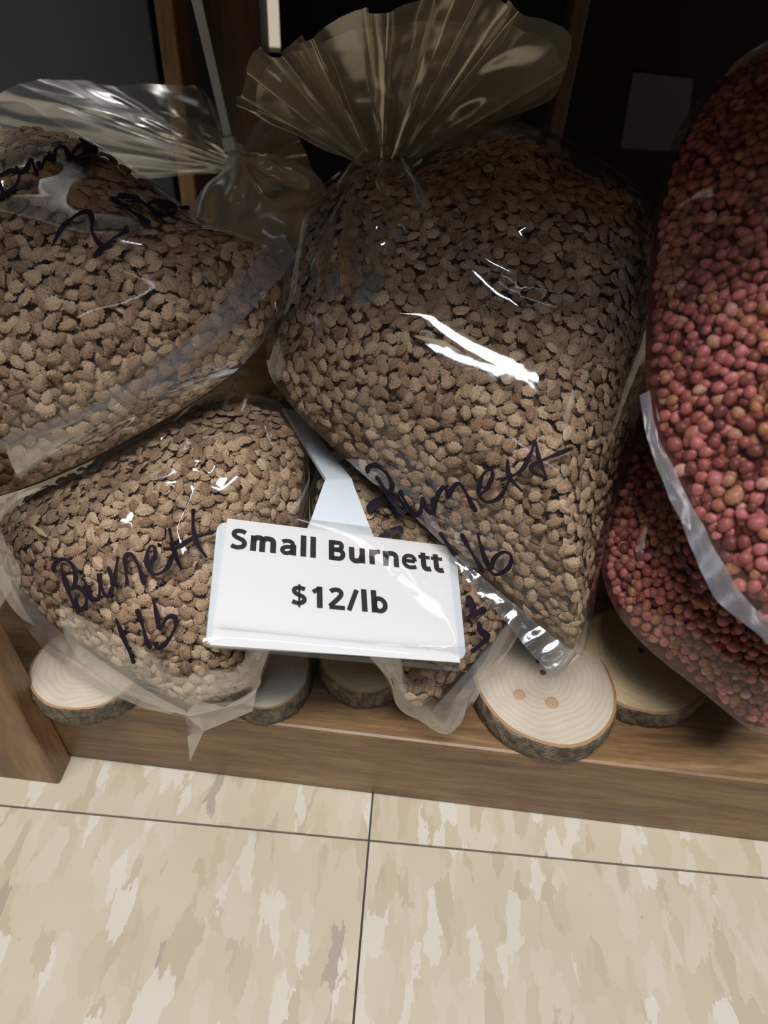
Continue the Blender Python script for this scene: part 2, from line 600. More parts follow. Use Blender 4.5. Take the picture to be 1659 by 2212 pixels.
slice_obj((190, 1434), 120, 'pale wood slice with brown-stained centre and rough bark beside the bolted post', False, seed=3, knots=((-.12, .18, .05, 'pith'), (.03, -.08, .10, 'knot')))
slice_obj((572, 1440), 102, 'shaded wood slice peeking out from under the folded tip of a bag', False, seed=5, knots=((-.05, -.3, .05, 'pith'),))
slice_obj((790, 1412), 100, 'warm-toned wood slice under the price sign with flaking bark', True, seed=8)
slice_obj((1177, 1466), 150, 'large pale wood slice with two round knots under a glossy seal strip', False, seed=12, knots=((-.02, .10, .045, 'pith'), (-.08, .28, .03, 'pith'), (-.38, -.30, .085, 'knot'), (.06, -.38, .095, 'knot')), squash=1.06)
slice_obj((1392, 1414), 136, 'dark-barked wood slice with fine rings half under the lower pink bag', True, seed=21, knots=((-.02, .1, .05, 'pith'), (-.45, .62, .09, 'knot')), tilt=(math.radians(4), math.radians(-3)), th=0.0105)


# ------------------------------------------------------------------ seed meshes
def burnet_template(v):
    """flattened, keeled nutlet with a toothed pale rim; the fourth column marks rim and ribs"""
    rs = np.random.default_rng(100 + v)
    nst = 9
    L, W, TH = 0.5, 0.31 + 0.06 * rs.random(), 0.075 + 0.05 * rs.random()
    bend = rs.uniform(-0.04, 0.10)
    top, bot = [], []
    for i in range(nst + 2):
        t = -1 + 2 * i / (nst + 1)
        end = i in (0, nst + 1)
        w = 0.035 if end else max(W * max(0.0, 1 - abs(t + 0.10) ** 2.3) ** 0.62, 0.08)
        k = 0.012 if end else TH * (1 - abs(t) ** 2.4) ** 0.6 + 0.015
        s1, s2 = [1 if end else 1 + (0.15 if i % 2 else -0.12) + rs.uniform(-.06, .06) for _ in range(2)]
        x = t * L
        zb = bend * (1 - t * t)
        ra, rb = (1.0, 0.78) if i % 2 else (0.78, 1.0)
        e1, e2 = zb + rs.uniform(-.03, .03), zb + rs.uniform(-.03, .03)
        top.append([(x, w * s1, e1, 1), (x, 0.55 * w, zb + k * ra, 0.45 if ra == 1 else 0.0), (x, rs.uniform(-.015, .015), zb + k * 1.6, 0.7), (x, -0.55 * w, zb + k * rb, 0.45 if rb == 1 else 0.0), (x, -w * s2, e2, 1)])
        bot.append([(x, w * s1, e1 - 0.012, 1), (x, 0, zb - k, 0), (x, -w * s2, e2 - 0.012, 1)])
    verts = [q for r in top for q in r] + [q for r in bot for q in r]
    fs = []
    ob = 5 * (nst + 2)
    for i in range(nst + 1):
        for k in range(4):
            a = i * 5 + k
            fs += [(a, a + 1, a + 6), (a, a + 6, a + 5)]
        for k in range(2):
            a = ob + i * 3 + k
            fs += [(a, a + 4, a + 1), (a, a + 3, a + 4)]
    return np.array(verts), np.array(fs)


def pink_template(v):
    rs = np.random.default_rng(200 + v)
    verts = [(-0.52, 0, 0)]
    nst, na = 5, 8
    for i in range(nst):
        a = math.pi * (i + 1) / (nst + 1)
        r = 0.46 * math.sin(a) ** 0.9
        x = -0.5 * math.cos(a)
        for k in range(na):
            b = 2 * math.pi * k / na
            verts.append((x, r * math.cos(b) * (1 + rs.uniform(-.05, .05)), 0.88 * r * math.sin(b) * (1 + rs.uniform(-.05, .05))))
    verts.append((0.56, 0, 0))
    fs = []
    for k in range(na):
        fs.append((0, 1 + (k + 1) % na, 1 + k))
        for i in range(nst - 1):
            a, b = 1 + i * na + k, 1 + i * na + (k + 1) % na
            fs += [(a, b, b + na), (a, b + na, a + na)]
        a = 1 + (nst - 1) * na
        fs.append((a + k, a + (k + 1) % na, len(verts) - 1))
    return np.array(verts), np.array(fs)


BT = [burnet_template(i) for i in range(6)]
PT = [pink_template(i) for i in range(4)]
PL = ((0.0004, 0.5, 1.06), (0.0016, 0.5, 1.0), (0.0029, 0.5, 1.0))


def poisson(pts, rmin):
    cell = {}
    keep = []
    inv = 1 / rmin
    for i, p in enumerate(pts):
        k = (int(math.floor(p[0] * inv)), int(math.floor(p[1] * inv)), int(math.floor(p[2] * inv)))
        ok = True
        for dx in (-1, 0, 1):
            for dy in (-1, 0, 1):
                for dz in (-1, 0, 1):
                    for q in cell.get((k[0] + dx, k[1] + dy, k[2] + dz), ()):
                        if (q[0] - p[0]) ** 2 + (q[1] - p[1]) ** 2 + (q[2] - p[2]) ** 2 < rmin * rmin:
                            ok = False
                            break
                    if not ok:
                        break
                if not ok:
                    break
            if not ok:
                break
        if ok:
            cell.setdefault(k, []).append(tuple(p))
            keep.append(i)
    return keep


def scatter_mesh(name, P, Nn, templates, size, tiltmax, mat, fillv, fillf, fillmat, tint_pow=1.0, smooth=False, svar=0.18):
    n = len(P)
    a = rng.uniform(0, 2 * np.pi, n)
    ref = np.where(np.abs(Nn[:, [2]]) < 0.9, np.array([[0, 0, 1.0]]), np.array([[1.0, 0, 0]]))
    t1 = np.cross(ref, Nn)
    t1 /= np.linalg.norm(t1, axis=1, keepdims=True)
    t2 = np.cross(Nn, t1)
    tl = rng.normal(0, 1, n) * tiltmax
    ta = rng.uniform(0, 2 * np.pi, n)
    z = Nn * np.cos(tl)[:, None] + (t1 * np.cos(ta)[:, None] + t2 * np.sin(ta)[:, None]) * np.sin(tl)[:, None]
    x = t1 * np.cos(a)[:, None] + t2 * np.sin(a)[:, None]
    x -= z * np.sum(x * z, axis=1, keepdims=True)
    x /= np.linalg.norm(x, axis=1, keepdims=True)
    y = np.cross(z, x)
    s = size * (1 + rng.normal(0, svar * 0.6, n).clip(-svar * 1.6, svar * 1.6))
    tint = rng.random(n) ** tint_pow
    V, Fa, TT = [], [], []
    off = 0
    var = rng.integers(0, len(templates), n)
    for k, (tv, tf) in enumerate(templates):
        ids = np.where(var == k)[0]
        if not len(ids):
            continue
        vv = (P[ids, None, :] + s[ids, None, None] * (tv[None, :, [0]] * x[ids, None, :] + tv[None, :, [1]] * y[ids, None, :] + tv[None, :, [2]] * z[ids, None, :]))
        m = len(tv)
        ff = tf[None] + (off + np.arange(len(ids)) * m)[:, None, None]
        V.append(vv.reshape(-1, 3))
        Fa.append(ff.reshape(-1, 3))
        rim = tv[:, 3] if tv.shape[1] > 3 else np.zeros(m)
        TT.append(np.clip(tint[ids][:, None] * 0.66 + rim[None] * 0.32, 0, 1).ravel() if tv.shape[1] > 3 else np.repeat(tint[ids], m))
        off += len(ids) * m
    V = np.vstack(V)
    Fa = np.vstack(Fa)
    TT = np.concatenate(TT)
    nseed = len(Fa)
    ft = []
    for f in fillf:
        ft.append((f[0], f[1], f[2]))
        if len(f) == 4:
            ft.append((f[0], f[2], f[3]))
    ft = np.array(ft) + off
    V = np.vstack([V, fillv])
    Fa = np.vstack([Fa, ft])
    TT = np.concatenate([TT, np.zeros(len(fillv))])
    me = bpy.data.meshes.new(name)
    me.vertices.add(len(V))
    me.vertices.foreach_set('co', V.astype(np.float32).ravel())
    me.loops.add(len(Fa) * 3)
    me.loops.foreach_set('vertex_index', Fa.astype(np.int32).ravel())
    me.polygons.add(len(Fa))
    me.polygons.foreach_set('loop_start', np.arange(0, len(Fa) * 3, 3, dtype=np.int32))
    me.materials.append(mat)
    me.materials.append(fillmat)
    mi = np.zeros(len(Fa), np.int32)
    mi[nseed:] = 1
    me.polygons.foreach_set('material_index', mi)
    if smooth:
        me.polygons.foreach_set('use_smooth', np.ones(len(Fa), bool))
    else:
        me.polygons.foreach_set('use_smooth', np.zeros(len(Fa), bool))
    at = me.attributes.new('tint', 'FLOAT', 'POINT')
    at.data.foreach_set('value', TT.astype(np.float32))
    me.update(calc_edges=True)
    me.validate()
    o = bpy.data.objects.new(name, me)
    col.objects.link(o)
    return o, n


# ------------------------------------------------------------------ bags
class Bag:
    """A filled bag: a middle plane set by where the bag rests, an outline on it, and a bulge to either side."""

    def __init__(s, p0, y0, p1, y1, outline, center, hf, hb, lean=0.0, p=2.6, q=0.88, noise_amp=0.0012, noise_len=0.03, creases=(), seed=0, n=200):
        s.P0 = on_y(p0[0], p0[1], y0)
        P1 = on_y(p1[0], p1[1], y1)
        e2 = P1 - s.P0
        e2[0] = 0
        s.e2 = nrm(e2)
        e1 = np.array([1.0, 0, 0])
        c, sn = math.cos(lean), math.sin(lean)
        nn = nrm(np.cross(e1, s.e2))
        s.e1 = c * e1 + sn * nn
        s.n = nrm(np.cross(s.e1, s.e2))
        s.hf, s.hb, s.p, s.q = hf, hb, p, q
        s.na, s.nl, s.seed = noise_amp, noise_len, seed
        s.c = s.uv(center)
        s.out_px = catmull(outline, n)
        s.out = np.array([s.uv(q_) for q_ in s.out_px])
        s.set_polar()
        s.creases = [(np.array([s.uv(q_) for q_ in catmull(pl, 24, False)]), a, wd) for pl, a, wd in creases]
        s.sr = None

    def uv(s, px):
        P = on_plane(px[0], px[1], s.P0, s.n) - s.P0
        return np.array([P @ s.e1, P @ s.e2])

    def set_polar(s):
        d = s.out - s.c
        s.th, s.R = s.polar(d)

    @staticmethod
    def polar(d):
        th = np.arctan2(d[:, 1], d[:, 0])
        R = np.linalg.norm(d, axis=1)
        o = np.argsort(th)
        th, R = th[o], R[o]
        return np.concatenate([th - 2 * np.pi, th, th + 2 * np.pi]), np.concatenate([R, R, R])

    def r_of(s, uv, which='film'):
        d = np.atleast_2d(uv) - (s.c if which == 'film' else s.sc)
        th = np.arctan2(d[:, 1], d[:, 0])
        tt, RR = (s.th, s.R) if which == 'film' else (s.sth, s.sR)
        return np.linalg.norm(d, axis=1) / np.interp(th, tt, RR)

    def seeds_outline(s, outline, center, gap=0.0021, hs=None):
        s.sc = s.uv(center)
        px = catmull(outline, 200)
        s.sout = np.array([s.uv(q_) for q_ in px])
        s.sth, s.sR = s.polar(s.sout - s.sc)
        s.hs = hs or s.hf
        s.gap = gap

    def prof(s, r):
        return np.clip(1 - np.clip(r, 0, 1) ** s.p, 0, 1) ** s.q

    def h_seed(s, uv):
        uv = np.atleast_2d(uv)
        rs_ = s.r_of(uv, 'seed')
        return np.minimum(s.hf * s.prof(s.r_of(uv)), s.hs * s.prof(rs_)) - s.gap * np.clip((1 - rs_) / 0.15, 0.15, 1)

    def wrinkle(s, uv):
        uv = np.atleast_2d(uv)
        out = np.zeros(len(uv))
        for pl, a, wd in s.creases:
            d = np.full(len(uv), 1e9)
            tt = np.zeros(len(uv))
            for i in range(len(pl) - 1):
                A, B = pl[i], pl[i + 1]
                ab = B - A
                t = np.clip(((uv - A) @ ab) / (ab @ ab), 0, 1)
                q = np.linalg.norm(uv - (A + t[:, None] * ab), axis=1)
                m = q < d
                d[m] = q[m]
                tt[m] = (i + t[m]) / (len(pl) - 1)
            taper = np.clip(np.minimum(tt, 1 - tt) * 5 + 0.25, 0, 1)
            out += a * taper * np.exp(-(d / wd) ** 2)
        if s.na > 0:
            nz = np.array([mnoise.noise(Vector((u / s.nl, v / s.nl, s.seed))) + 0.5 * mnoise.noise(Vector((u / s.nl * 2.3, v / s.nl * 2.3, s.seed + 9))) for u, v in uv])
            out += s.na * nz
        return out

    def h_film(s, uv, side=1):
        uv = np.atleast_2d(uv)
        r = s.r_of(uv)
        fade = np.clip((1 - r) / 0.06, 0, 1)
        if side > 0:
            return s.hf * s.prof(r) + s.wrinkle(uv) * fade
        return -s.hb * s.prof(r) + 0.6 * s.na * fade * np.sin(uv[:, 0] * 120 + s.seed)

    def to3(s, uv, h):
        uv = np.atleast_2d(uv)
        h = np.broadcast_to(h, (len(uv),))
        return s.P0 + uv[:, [0]] * s.e1 + uv[:, [1]] * s.e2 + h[:, None] * s.n

    def hit(s, pts, lift=0.0006):
        """points of the film's front under the given photo pixels: march each sight line down to the film"""
        pts = np.atleast_2d(np.array(pts, float))
        D = (pts[:, [0]] - CX) * RT + (pts[:, [1]] - CY) * DN + F * FW
        D /= np.linalg.norm(D, axis=1, keepdims=True)
        dn = D @ s.n
        t0 = ((s.P0 - CAM) @ s.n + s.hf + 0.008) / dn
        t1 = ((s.P0 - CAM) @ s.n - 0.001) / dn
        lo, hi = t0.copy(), t1.copy()

        def above(t):
            P = CAM + D * t[:, None] - s.P0
            uv = np.stack([P @ s.e1, P @ s.e2], 1)
            return P @ s.n - s.h_film(uv), uv
        found = np.zeros(len(pts), bool)
        K = 28
        for k in range(1, K + 1):
            t = t0 + (t1 - t0) * k / K
            f, _ = above(t)
            new = (~found) & (f <= 0)
            hi[new] = t[new]
            lo[new] = (t0 + (t1 - t0) * (k - 1) / K)[new]
            found |= new
        lo[~found] = t1[~found]
        for _ in range(7):
            m = (lo + hi) / 2
            f, _ = above(m)
            u = f <= 0
            hi[u] = m[u]
            lo[~u] = m[~u]
        P = CAM + D * ((lo + hi) / 2)[:, None]
        return P + s.n * lift

    def polar_grid(s, c, out, rs):
        return np.vstack([c[None]] + [c + (out - c) * r for r in rs])

    def build_film(s, parent, mat, nr=46):
        N = len(s.out)
        rs = 1 - (1 - np.linspace(0, 1, nr + 1)[1:]) ** 1.35
        uv = s.polar_grid(s.c, s.out, rs)
        vf = s.to3(uv, s.h_film(uv))
        vb = s.to3(uv, s.h_film(uv, -1))
        m = len(uv)
        fs = []
        for k in range(N):
            fs.append((0, 1 + k, 1 + (k + 1) % N))
            fs.append((m, m + 1 + (k + 1) % N, m + 1 + k))
            for i in range(nr - 1):
                a, b = 1 + i * N + k, 1 + i * N + (k + 1) % N
                fs.append((a, a + N, b + N, b))
                fs.append((m + a, m + b, m + b + N, m + a + N))
        o = mesh_obj('film', np.vstack([vf, vb]), fs, mat, parent, True)
        return o

    def build_seeds(s, name, label, cat, templates, size, mat, fillmat, spacing, layers=((0.0, 0.26, 1.25), (0.0010, 0.32, 0.95), (0.0022, 0.5, 0.95)), smooth=False, tint_pow=1.0, group=None):
        N = len(s.sout)
        nr = 26
        rs = np.linspace(0, 1, nr + 1)[1:]
        uv = s.polar_grid(s.sc, s.sout, rs)
        base = s.h_seed(uv)
        vf = s.to3(uv, base - 0.0035)
        vb = s.to3(uv, np.minimum(-(s.hb - 0.001) * s.prof(s.r_of(uv, 'seed')) * 0.97 - 0.0002, base - 0.0045))
        # keep back under front
        m = len(uv)
        fs = []
        for k in range(N):
            fs.append((0, 1 + k, 1 + (k + 1) % N))
            fs.append((m, m + 1 + (k + 1) % N, m + 1 + k))
            for i in range(nr - 1):
                a, b = 1 + i * N + k, 1 + i * N + (k + 1) % N
                fs.append((a, a + N, b + N, b))
                fs.append((m + a, m + b, m + b + N, m + a + N))
        fillv = np.vstack([vf, vb])
        # sample the front face by area
        vs = s.to3(uv, base)
        tris = []
        for k in range(N):
            tris.append((0, 1 + k, 1 + (k + 1) % N))
            for i in range(nr - 1):
                a, b = 1 + i * N + k, 1 + i * N + (k + 1) % N
                tris += [(a, a + N, b + N), (a, b + N, b)]
        tris = np.array(tris)
        A, B, C = vs[tris[:, 0]], vs[tris[:, 1]], vs[tris[:, 2]]
        cr = np.cross(B - A, C - A)
        ar = np.linalg.norm(cr, axis=1) / 2
        nm = cr / (2 * ar[:, None] + 1e-12)
        nm *= np.sign(nm @ s.n)[:, None]
        PP, NN, SD = [], [], []
        for depth, tilt, mul in layers:
            want = int(ar.sum() / ((spacing * mul) ** 2) * 5.0)
            idx = rng.choice(len(tris), want, p=ar / ar.sum())
            a, b = rng.random(want), rng.random(want)
            sw = a + b > 1
            a[sw], b[sw] = 1 - a[sw], 1 - b[sw]
            P = A[idx] + a[:, None] * (B - A)[idx] + b[:, None] * (C - A)[idx]
            Nn = nm[idx]
            P = P - Nn * (depth + rng.random(want)[:, None] * 0.0009)
            keep = poisson(P, spacing * mul)
            PP.append(P[keep])
            NN.append(Nn[keep])
            SD.append(np.full(len(keep), tilt))
        P, Nn, SD = np.vstack(PP), np.vstack(NN), np.concatenate(SD)
        # drop seeds far outside the picture: nothing of them shows
        d = P - CAM
        zc = d @ FW
        X, Y = CX + F * (d @ RT) / zc, CY + F * (d @ DN) / zc
        k = (X > -520) & (X < 2300) & (Y > -200)
        P, Nn, SD = P[k], Nn[k], SD[k]
        o, n = scatter_mesh(name, P, Nn, templates, size, SD, mat, fillv, fs, fillmat, tint_pow, smooth)
        tag(o, label, cat, group, 'stuff')
        return o

    def strip(s, name, inner, outer, parent, mat, lift=0.0012, curl=0.0, n=60, m=7, base=None):
        a, b = catmull(inner, n, False), catmull(outer, n, False)
        A, B = s.hit(a, lift), s.hit(b, lift * 1.4)
        vs = []
        for i in range(n):
            for j in range(m):
                t = j / (m - 1)
                P = A[i] * (1 - t) + B[i] * t
                nz = mnoise.noise(Vector((i * .22, t * 2.0, s.seed + 3.3)))
                P = P + s.n * (0.0007 * nz + curl * t * t)
                vs.append(P)
        return mesh_obj(name, vs, grid_faces(n, m), mat, parent, True)

    def ink(s, strokes, width_px, parent, sc=1.0, off=(0, 0)):
        vs, fs = [], []
        for st in strokes:
            px = np.array(st, float) * sc + np.array(off)
            L = np.sum(np.linalg.norm(np.diff(px, axis=0), axis=1))
            n = max(6, int(L / 4))
            px = catmull(px, n, False)
            tg = np.gradient(px, axis=0)
            tg /= np.linalg.norm(tg, axis=1, keepdims=True) + 1e-9
            nn = np.stack([-tg[:, 1], tg[:, 0]], 1)
            wd = width_px * 0.5 * np.clip(0.8 + 0.25 * np.sin(np.arange(n) * 0.35 + len(vs)), 0.55, 1.1)
            wd[0] *= .6
            wd[-1] *= .5
            a, b = s.hit(px + nn * wd[:, None], 0.0005), s.hit(px - nn * wd[:, None], 0.0005)
            c = s.hit(px, 0.0006)
            o = len(vs)
            for i in range(n):
                vs += [a[i], c[i], b[i]]
            for i in range(n - 1):
                q = o + 3 * i
                fs += [(q, q + 1, q + 4, q + 3), (q + 1, q + 2, q + 5, q + 4)]
        sheet = next(c for c in parent.children if c.name.split('.')[0] == 'film')
        o = mesh_obj('handwriting', vs, fs, M_INK, sheet, True)
        o['label'] = 'black marker handwriting'
        return o


def flare(bag_n, neck, rim, ydepth_neck, y_rim, parent, name, mat, pleats, amp, seed, ns=220, nt=26, back=0.0, lat=0.3, ragged=0.0015, mid_out=0.0, skirt=None):
    """gathered mouth of a bag: pleated sheet from the tied neck out to the rim"""
    rs = np.random.default_rng(seed)
    nk = catmull(neck, ns, False)
    rm = catmull(rim, ns, False)
    knots = np.sort(np.concatenate([[0, 1], rs.random(pleats - 1)]))
    knots = 0.55 * knots + 0.45 * np.linspace(0, 1, pleats + 1)
    heights = np.array([(1 if i % 2 else -1) * rs.uniform(0.55, 1.25) for i in range(pleats + 1)])
    sv = np.linspace(0, 1, ns)
    pl = np.interp(sv, knots, heights)
    k = np.array([0.25, 0.5, 0.25])
    pl = np.convolve(np.pad(pl, 1, 'edge'), k, 'valid')
    A = np.array([on_y(p[0], p[1], ydepth_neck + back * .3) for p in nk])
    yr = y_rim(sv) if callable(y_rim) else np.full(ns, y_rim)
    B = np.array([on_y(p[0], p[1], yy + back) for p, yy in zip(rm, yr)])
    if skirt is not None:
        B = skirt.hit(rm, 0.0006)
    vs = []
    gl = np.gradient(B, axis=0)
    gl /= np.linalg.norm(gl, axis=1, keepdims=True)
    for i in range(ns):
        up = nrm(B[i] - A[i])
        nn = nrm(np.cross(gl[i], up))
        if nn[1] > 0:
            nn = -nn
        rg = 1 + ragged * 8 * mnoise.noise(Vector((i * .09, seed, 0))) + ragged * 3 * mnoise.noise(Vector((i * .6, seed, 4)))
        for j in range(nt):
            t = j / (nt - 1)
            P = A[i] + (B[i] - A[i]) * t * rg
            g = (t ** 0.85) * (1 - 0.15 * t) if skirt is None else 1.1 * math.sin(math.pi * t ** 0.8)
            P = P + nn * (amp * pl[i] * (0.12 + g) + mid_out * math.sin(math.pi * t)) + gl[i] * lat * amp * g * math.sin(pl[i] * 2.2 + seed)
            P = P + nn * 0.0012 * mnoise.noise(Vector((i * .05, t * 5, seed)))
            vs.append(P)
    return mesh_obj(name, vs, grid_faces(ns, nt), mat, parent, True)


# ============ bag lying at the left, "Burnet 2 lb"
K7 = 0.5425
A = Bag((300, 1000), 0.157, (540, 515), 0.213,
        [(30, 224), (100, 252), (200, 305), (330, 388), (430, 462), (540, 512), (606, 530), (622, 600), (600, 690), (520, 792), (420, 866), (300, 936), (150, 1012), (0, 1070), (-160, 1100), (-330, 1030), (-400, 800), (-330, 480), (-150, 280)],
        (130, 680), 0.030, 0.014, lean=math.radians(4), seed=1, noise_amp=0.0009, noise_len=0.05, p=3.2,
        creases=[([(50, 575), (170, 595), (290, 622), (460, 640)], 0.0036, 0.0045), ([(60, 560), (130, 500), (200, 440)], 0.0014, 0.004), ([(330, 395), (440, 480), (585, 535)], -0.002, 0.005), ([(460, 640), (480, 665), (520, 650)], 0.001, 0.003)])
rA = empty('seed_bag', A.P0)
tag(rA, 'clear plastic bag of brown seeds marked 2 lb with a long seal strip', 'seed bag', 'clear plastic bags of brown burnet seed')
A.seeds_outline([(20, 280), (110, 285), (200, 320), (330, 402), (430, 474), (540, 524), (592, 545), (604, 610), (585, 685), (512, 782), (415, 856), (300, 926), (150, 1002), (0, 1060), (-160, 1090), (-315, 1020), (-385, 800), (-315, 490), (-140, 310)], (130, 680))
A.build_film(rA, M_FILM)
A.strip('seal_strip', [(-200, 1010), (-90, 985), (0, 954), (100, 918), (190, 884), (300, 820), (400, 745), (480, 665), (520, 610), (570, 550), (610, 506)],
        [(-200, 1040), (-90, 1012), (0, 986), (100, 946), (200, 905), (320, 850), (430, 776), (520, 705), (590, 630), (620, 596), (645, 562)], rA, M_SEALA, 0.0016)
A.build_seeds('burnet_seeds', 'brown ridged burnet seeds packed inside the bag marked 2 lb', 'seeds', BT, 0.0045, M_BURNET, M_BURNFILL, 0.0030, smooth=True)
S1 = 0.5003
A.ink([[(0, 860), (60, 820), (88, 765), (60, 742), (0, 765)], [(-60, 700), (0, 790), (20, 850)], [(72, 722), (92, 748), (118, 735), (138, 690), (150, 720), (165, 752)], [(168, 700), (180, 735), (200, 690), (225, 680)],
       [(215, 660), (235, 700), (245, 650), (280, 640), (310, 695)], [(300, 690), (350, 676), (385, 650), (375, 628), (335, 640), (318, 675), (345, 698), (400, 688)], [(345, 600), (385, 630), (425, 660)], [(365, 655), (395, 640), (425, 640)],
       [(235, 1055), (275, 985), (340, 930), (388, 920), (402, 955), (400, 1000), (425, 1045), (455, 1065), (500, 1030), (560, 995)], [(492, 1060), (440, 1080), (408, 1118)],
       [(485, 860), (560, 908), (652, 970)], [(510, 848), (570, 855), (640, 892), (690, 935), (738, 926), (762, 903), (730, 882), (670, 872), (640, 888)], [(780, 900), (822, 901)]], 12, rA, S1)

# ============ large bag in the middle, "Burnett 1 lb", with fanned mouth
Bb = Bag((1240, 1420), 0.128, (850, 350), 0.262,
         [(850, 338), (770, 348), (700, 395), (650, 450), (625, 520), (600, 640), (578, 725), (578, 792), (602, 842), (680, 930), (790, 1030), (900, 1122), (1000, 1216), (1110, 1310), (1200, 1386), (1252, 1418), (1272, 1370), (1292, 1250), (1322, 1120), (1354, 1000), (1386, 890), (1412, 810), (1434, 690), (1438, 570), (1412, 455), (1345, 394), (1270, 345), (1190, 298), (1095, 270), (1000, 282), (930, 318)],
         (1060, 760), 0.034, 0.016, lean=math.radians(-3), seed=4, noise_amp=0.0006, noise_len=0.05, p=3.4,
         creases=[([(858, 520), (920, 610), (1000, 680), (1080, 728), (1180, 750), (1290, 748)], 0.0026, 0.0045),
                  ([(1090, 525), (1180, 540), (1290, 540), (1350, 520)], 0.0026, 0.0048), ([(1035, 585), (1090, 620), (1200, 628), (1395, 622)], 0.0022, 0.004),
                  ([(960, 465), (1010, 520), (1090, 530)], 0.0018, 0.004),
                  ([(840, 360), (852, 440), (850, 520)], -0.006, 0.007), ([(840, 350), (780, 420), (700, 520), (675, 640)], 0.0045, 0.006), ([(842, 350), (800, 440), (790, 540), (800, 660)], 0.0045, 0.005),
                  ([(850, 350), (920, 390), (870, 470), (850, 520)], 0.003, 0.004), ([(760, 352), (720, 430), (690, 560), (680, 640)], -0.003, 0.005),
                  ([(1412, 440), (1410, 600), (1390, 800), (1300, 1180), (1262, 1400)], 0.0016, 0.003), ([(760, 990), (880, 1090), (990, 1190)], 0.001, 0.006)])
rB = empty('seed_bag', Bb.P0)
tag(rB, 'clear bag of brown seeds with a gathered fanned mouth, marked Burnett 1 lb', 'seed bag', 'clear plastic bags of brown burnet seed')
Bb.seeds_outline([(860, 392), (790, 372), (720, 398), (668, 460), (640, 540), (614, 650), (596, 730), (594, 790), (616, 838), (690, 922), (798, 1020), (906, 1110), (1006, 1204), (1114, 1298), (1200, 1372), (1244, 1404), (1256, 1360), (1276, 1246), (1306, 1116), (1338, 996), (1370, 886), (1396, 806), (1416, 690), (1418, 575), (1394, 470), (1320, 408), (1240, 372), (1170, 325), (1100, 302), (1010, 312), (940, 340), (905, 368)],
                 (1060, 760), hs=0.0335)
Bb.build_film(rB, M_FILM, 54)
Bb.strip('seal_strip', [(985, 1200), (1050, 1256), (1110, 1306), (1180, 1366), (1250, 1416)], [(970, 1208), (1030, 1284), (1082, 1334), (1134, 1400), (1194, 1464)], rB, M_SEALB, 0.0012, curl=0.0)
Bb.build_seeds('burnet_seeds', 'brown ridged burnet seeds packed inside the bag with the fanned mouth', 'seeds', BT, 0.0043, M_BURNET, M_BURNFILL, 0.0029, smooth=True)
o7 = (420, 860)
Bb.ink([[(692, 302), (690, 277), (728, 274), (768, 308), (786, 358), (770, 382)], [(722, 312), (758, 370), (800, 425), (832, 462)], [(770, 382), (812, 400), (838, 442), (828, 458), (806, 440)],
        [(815, 370), (850, 432), (880, 466), (900, 450), (906, 396), (922, 440), (948, 466)], [(948, 400), (954, 466), (966, 392), (994, 350)], [(1000, 350), (1006, 404), (1022, 366), (1052, 342), (1080, 380), (1100, 420), (1122, 456)],
        [(1130, 392), (1162, 362), (1186, 310), (1176, 286), (1146, 310), (1130, 370), (1142, 404), (1172, 416), (1212, 398), (1242, 350), (1262, 300)], [(1245, 245), (1250, 310), (1272, 340), (1306, 376)], [(1215, 330), (1290, 298), (1330, 240), (1356, 170)],
        [(1356, 170), (1372, 250), (1402, 322)], [(1402, 320), (1350, 298), (1346, 268), (1440, 226), (1506, 200)],
        [(975, 535), (1010, 590), (1044, 632)], [(1060, 540), (1100, 612), (1150, 696)], [(1126, 540), (1142, 602), (1176, 690), (1212, 702), (1252, 672), (1259, 630), (1232, 614), (1192, 640), (1180, 688)]], 10.5, rB, K7, o7)
# fanned mouth: a near and a far sheet
fanrim = [(520, 205), (548, 118), (610, 112), (690, 66), (752, 38), (800, 30), (860, 14), (925, 4), (1005, -30), (1088, -6), (1130, 40), (1190, 46), (1232, 82), (1216, 165), (1180, 215)]
necks = [(768, 352), (790, 346), (815, 342), (840, 342), (866, 338), (890, 342), (915, 340)]
flare(None, necks, fanrim, 0.262, lambda s: 0.254 + 0.003 * np.sin(s * 9), rB, 'fanned_mouth', M_FILM2, 15, 0.0062, 11, lat=0.5)
flare(None, [(780, 350), (840, 336), (915, 334)], [(545, 260), (575, 150), (650, 108), (740, 78), (830, 62), (930, 40), (1040, 44), (1130, 60), (1200, 110), (1196, 190), (1085, 282)], 0.270, lambda s: 0.264 + 0.003 * np.cos(s * 7), rB, 'fanned_mouth', M_FILM2, 10, 0.0055, 23, back=0.006, lat=0.6)
# gathers running down from the tied neck onto the front of the bag
flare(None, [(790, 352), (815, 346), (845, 346), (880, 352)], [(664, 560), (690, 640), (740, 640), (790, 660), (830, 600), (850, 540), (880, 500), (940, 420)], 0.258, 0.25, rB, 'neck_gathers', film('neck_film', haze=0.10, tint=(0.8, 0.78, 0.74), boost=3.0, rough=0.12, bump=0.15, bscale=60, cap=0.5), 9, 0.0040, 71, lat=0.2, ragged=0.0, mid_out=0.004, skirt=Bb)
# stray end of the film at the left of the fan
flare(None, [(790, 356), (770, 356)], [(556, 250), (505, 210)], 0.262, 0.288, rB, 'film_edge', M_FILM2, 2, 0.002, 31, ns=30, nt=16)

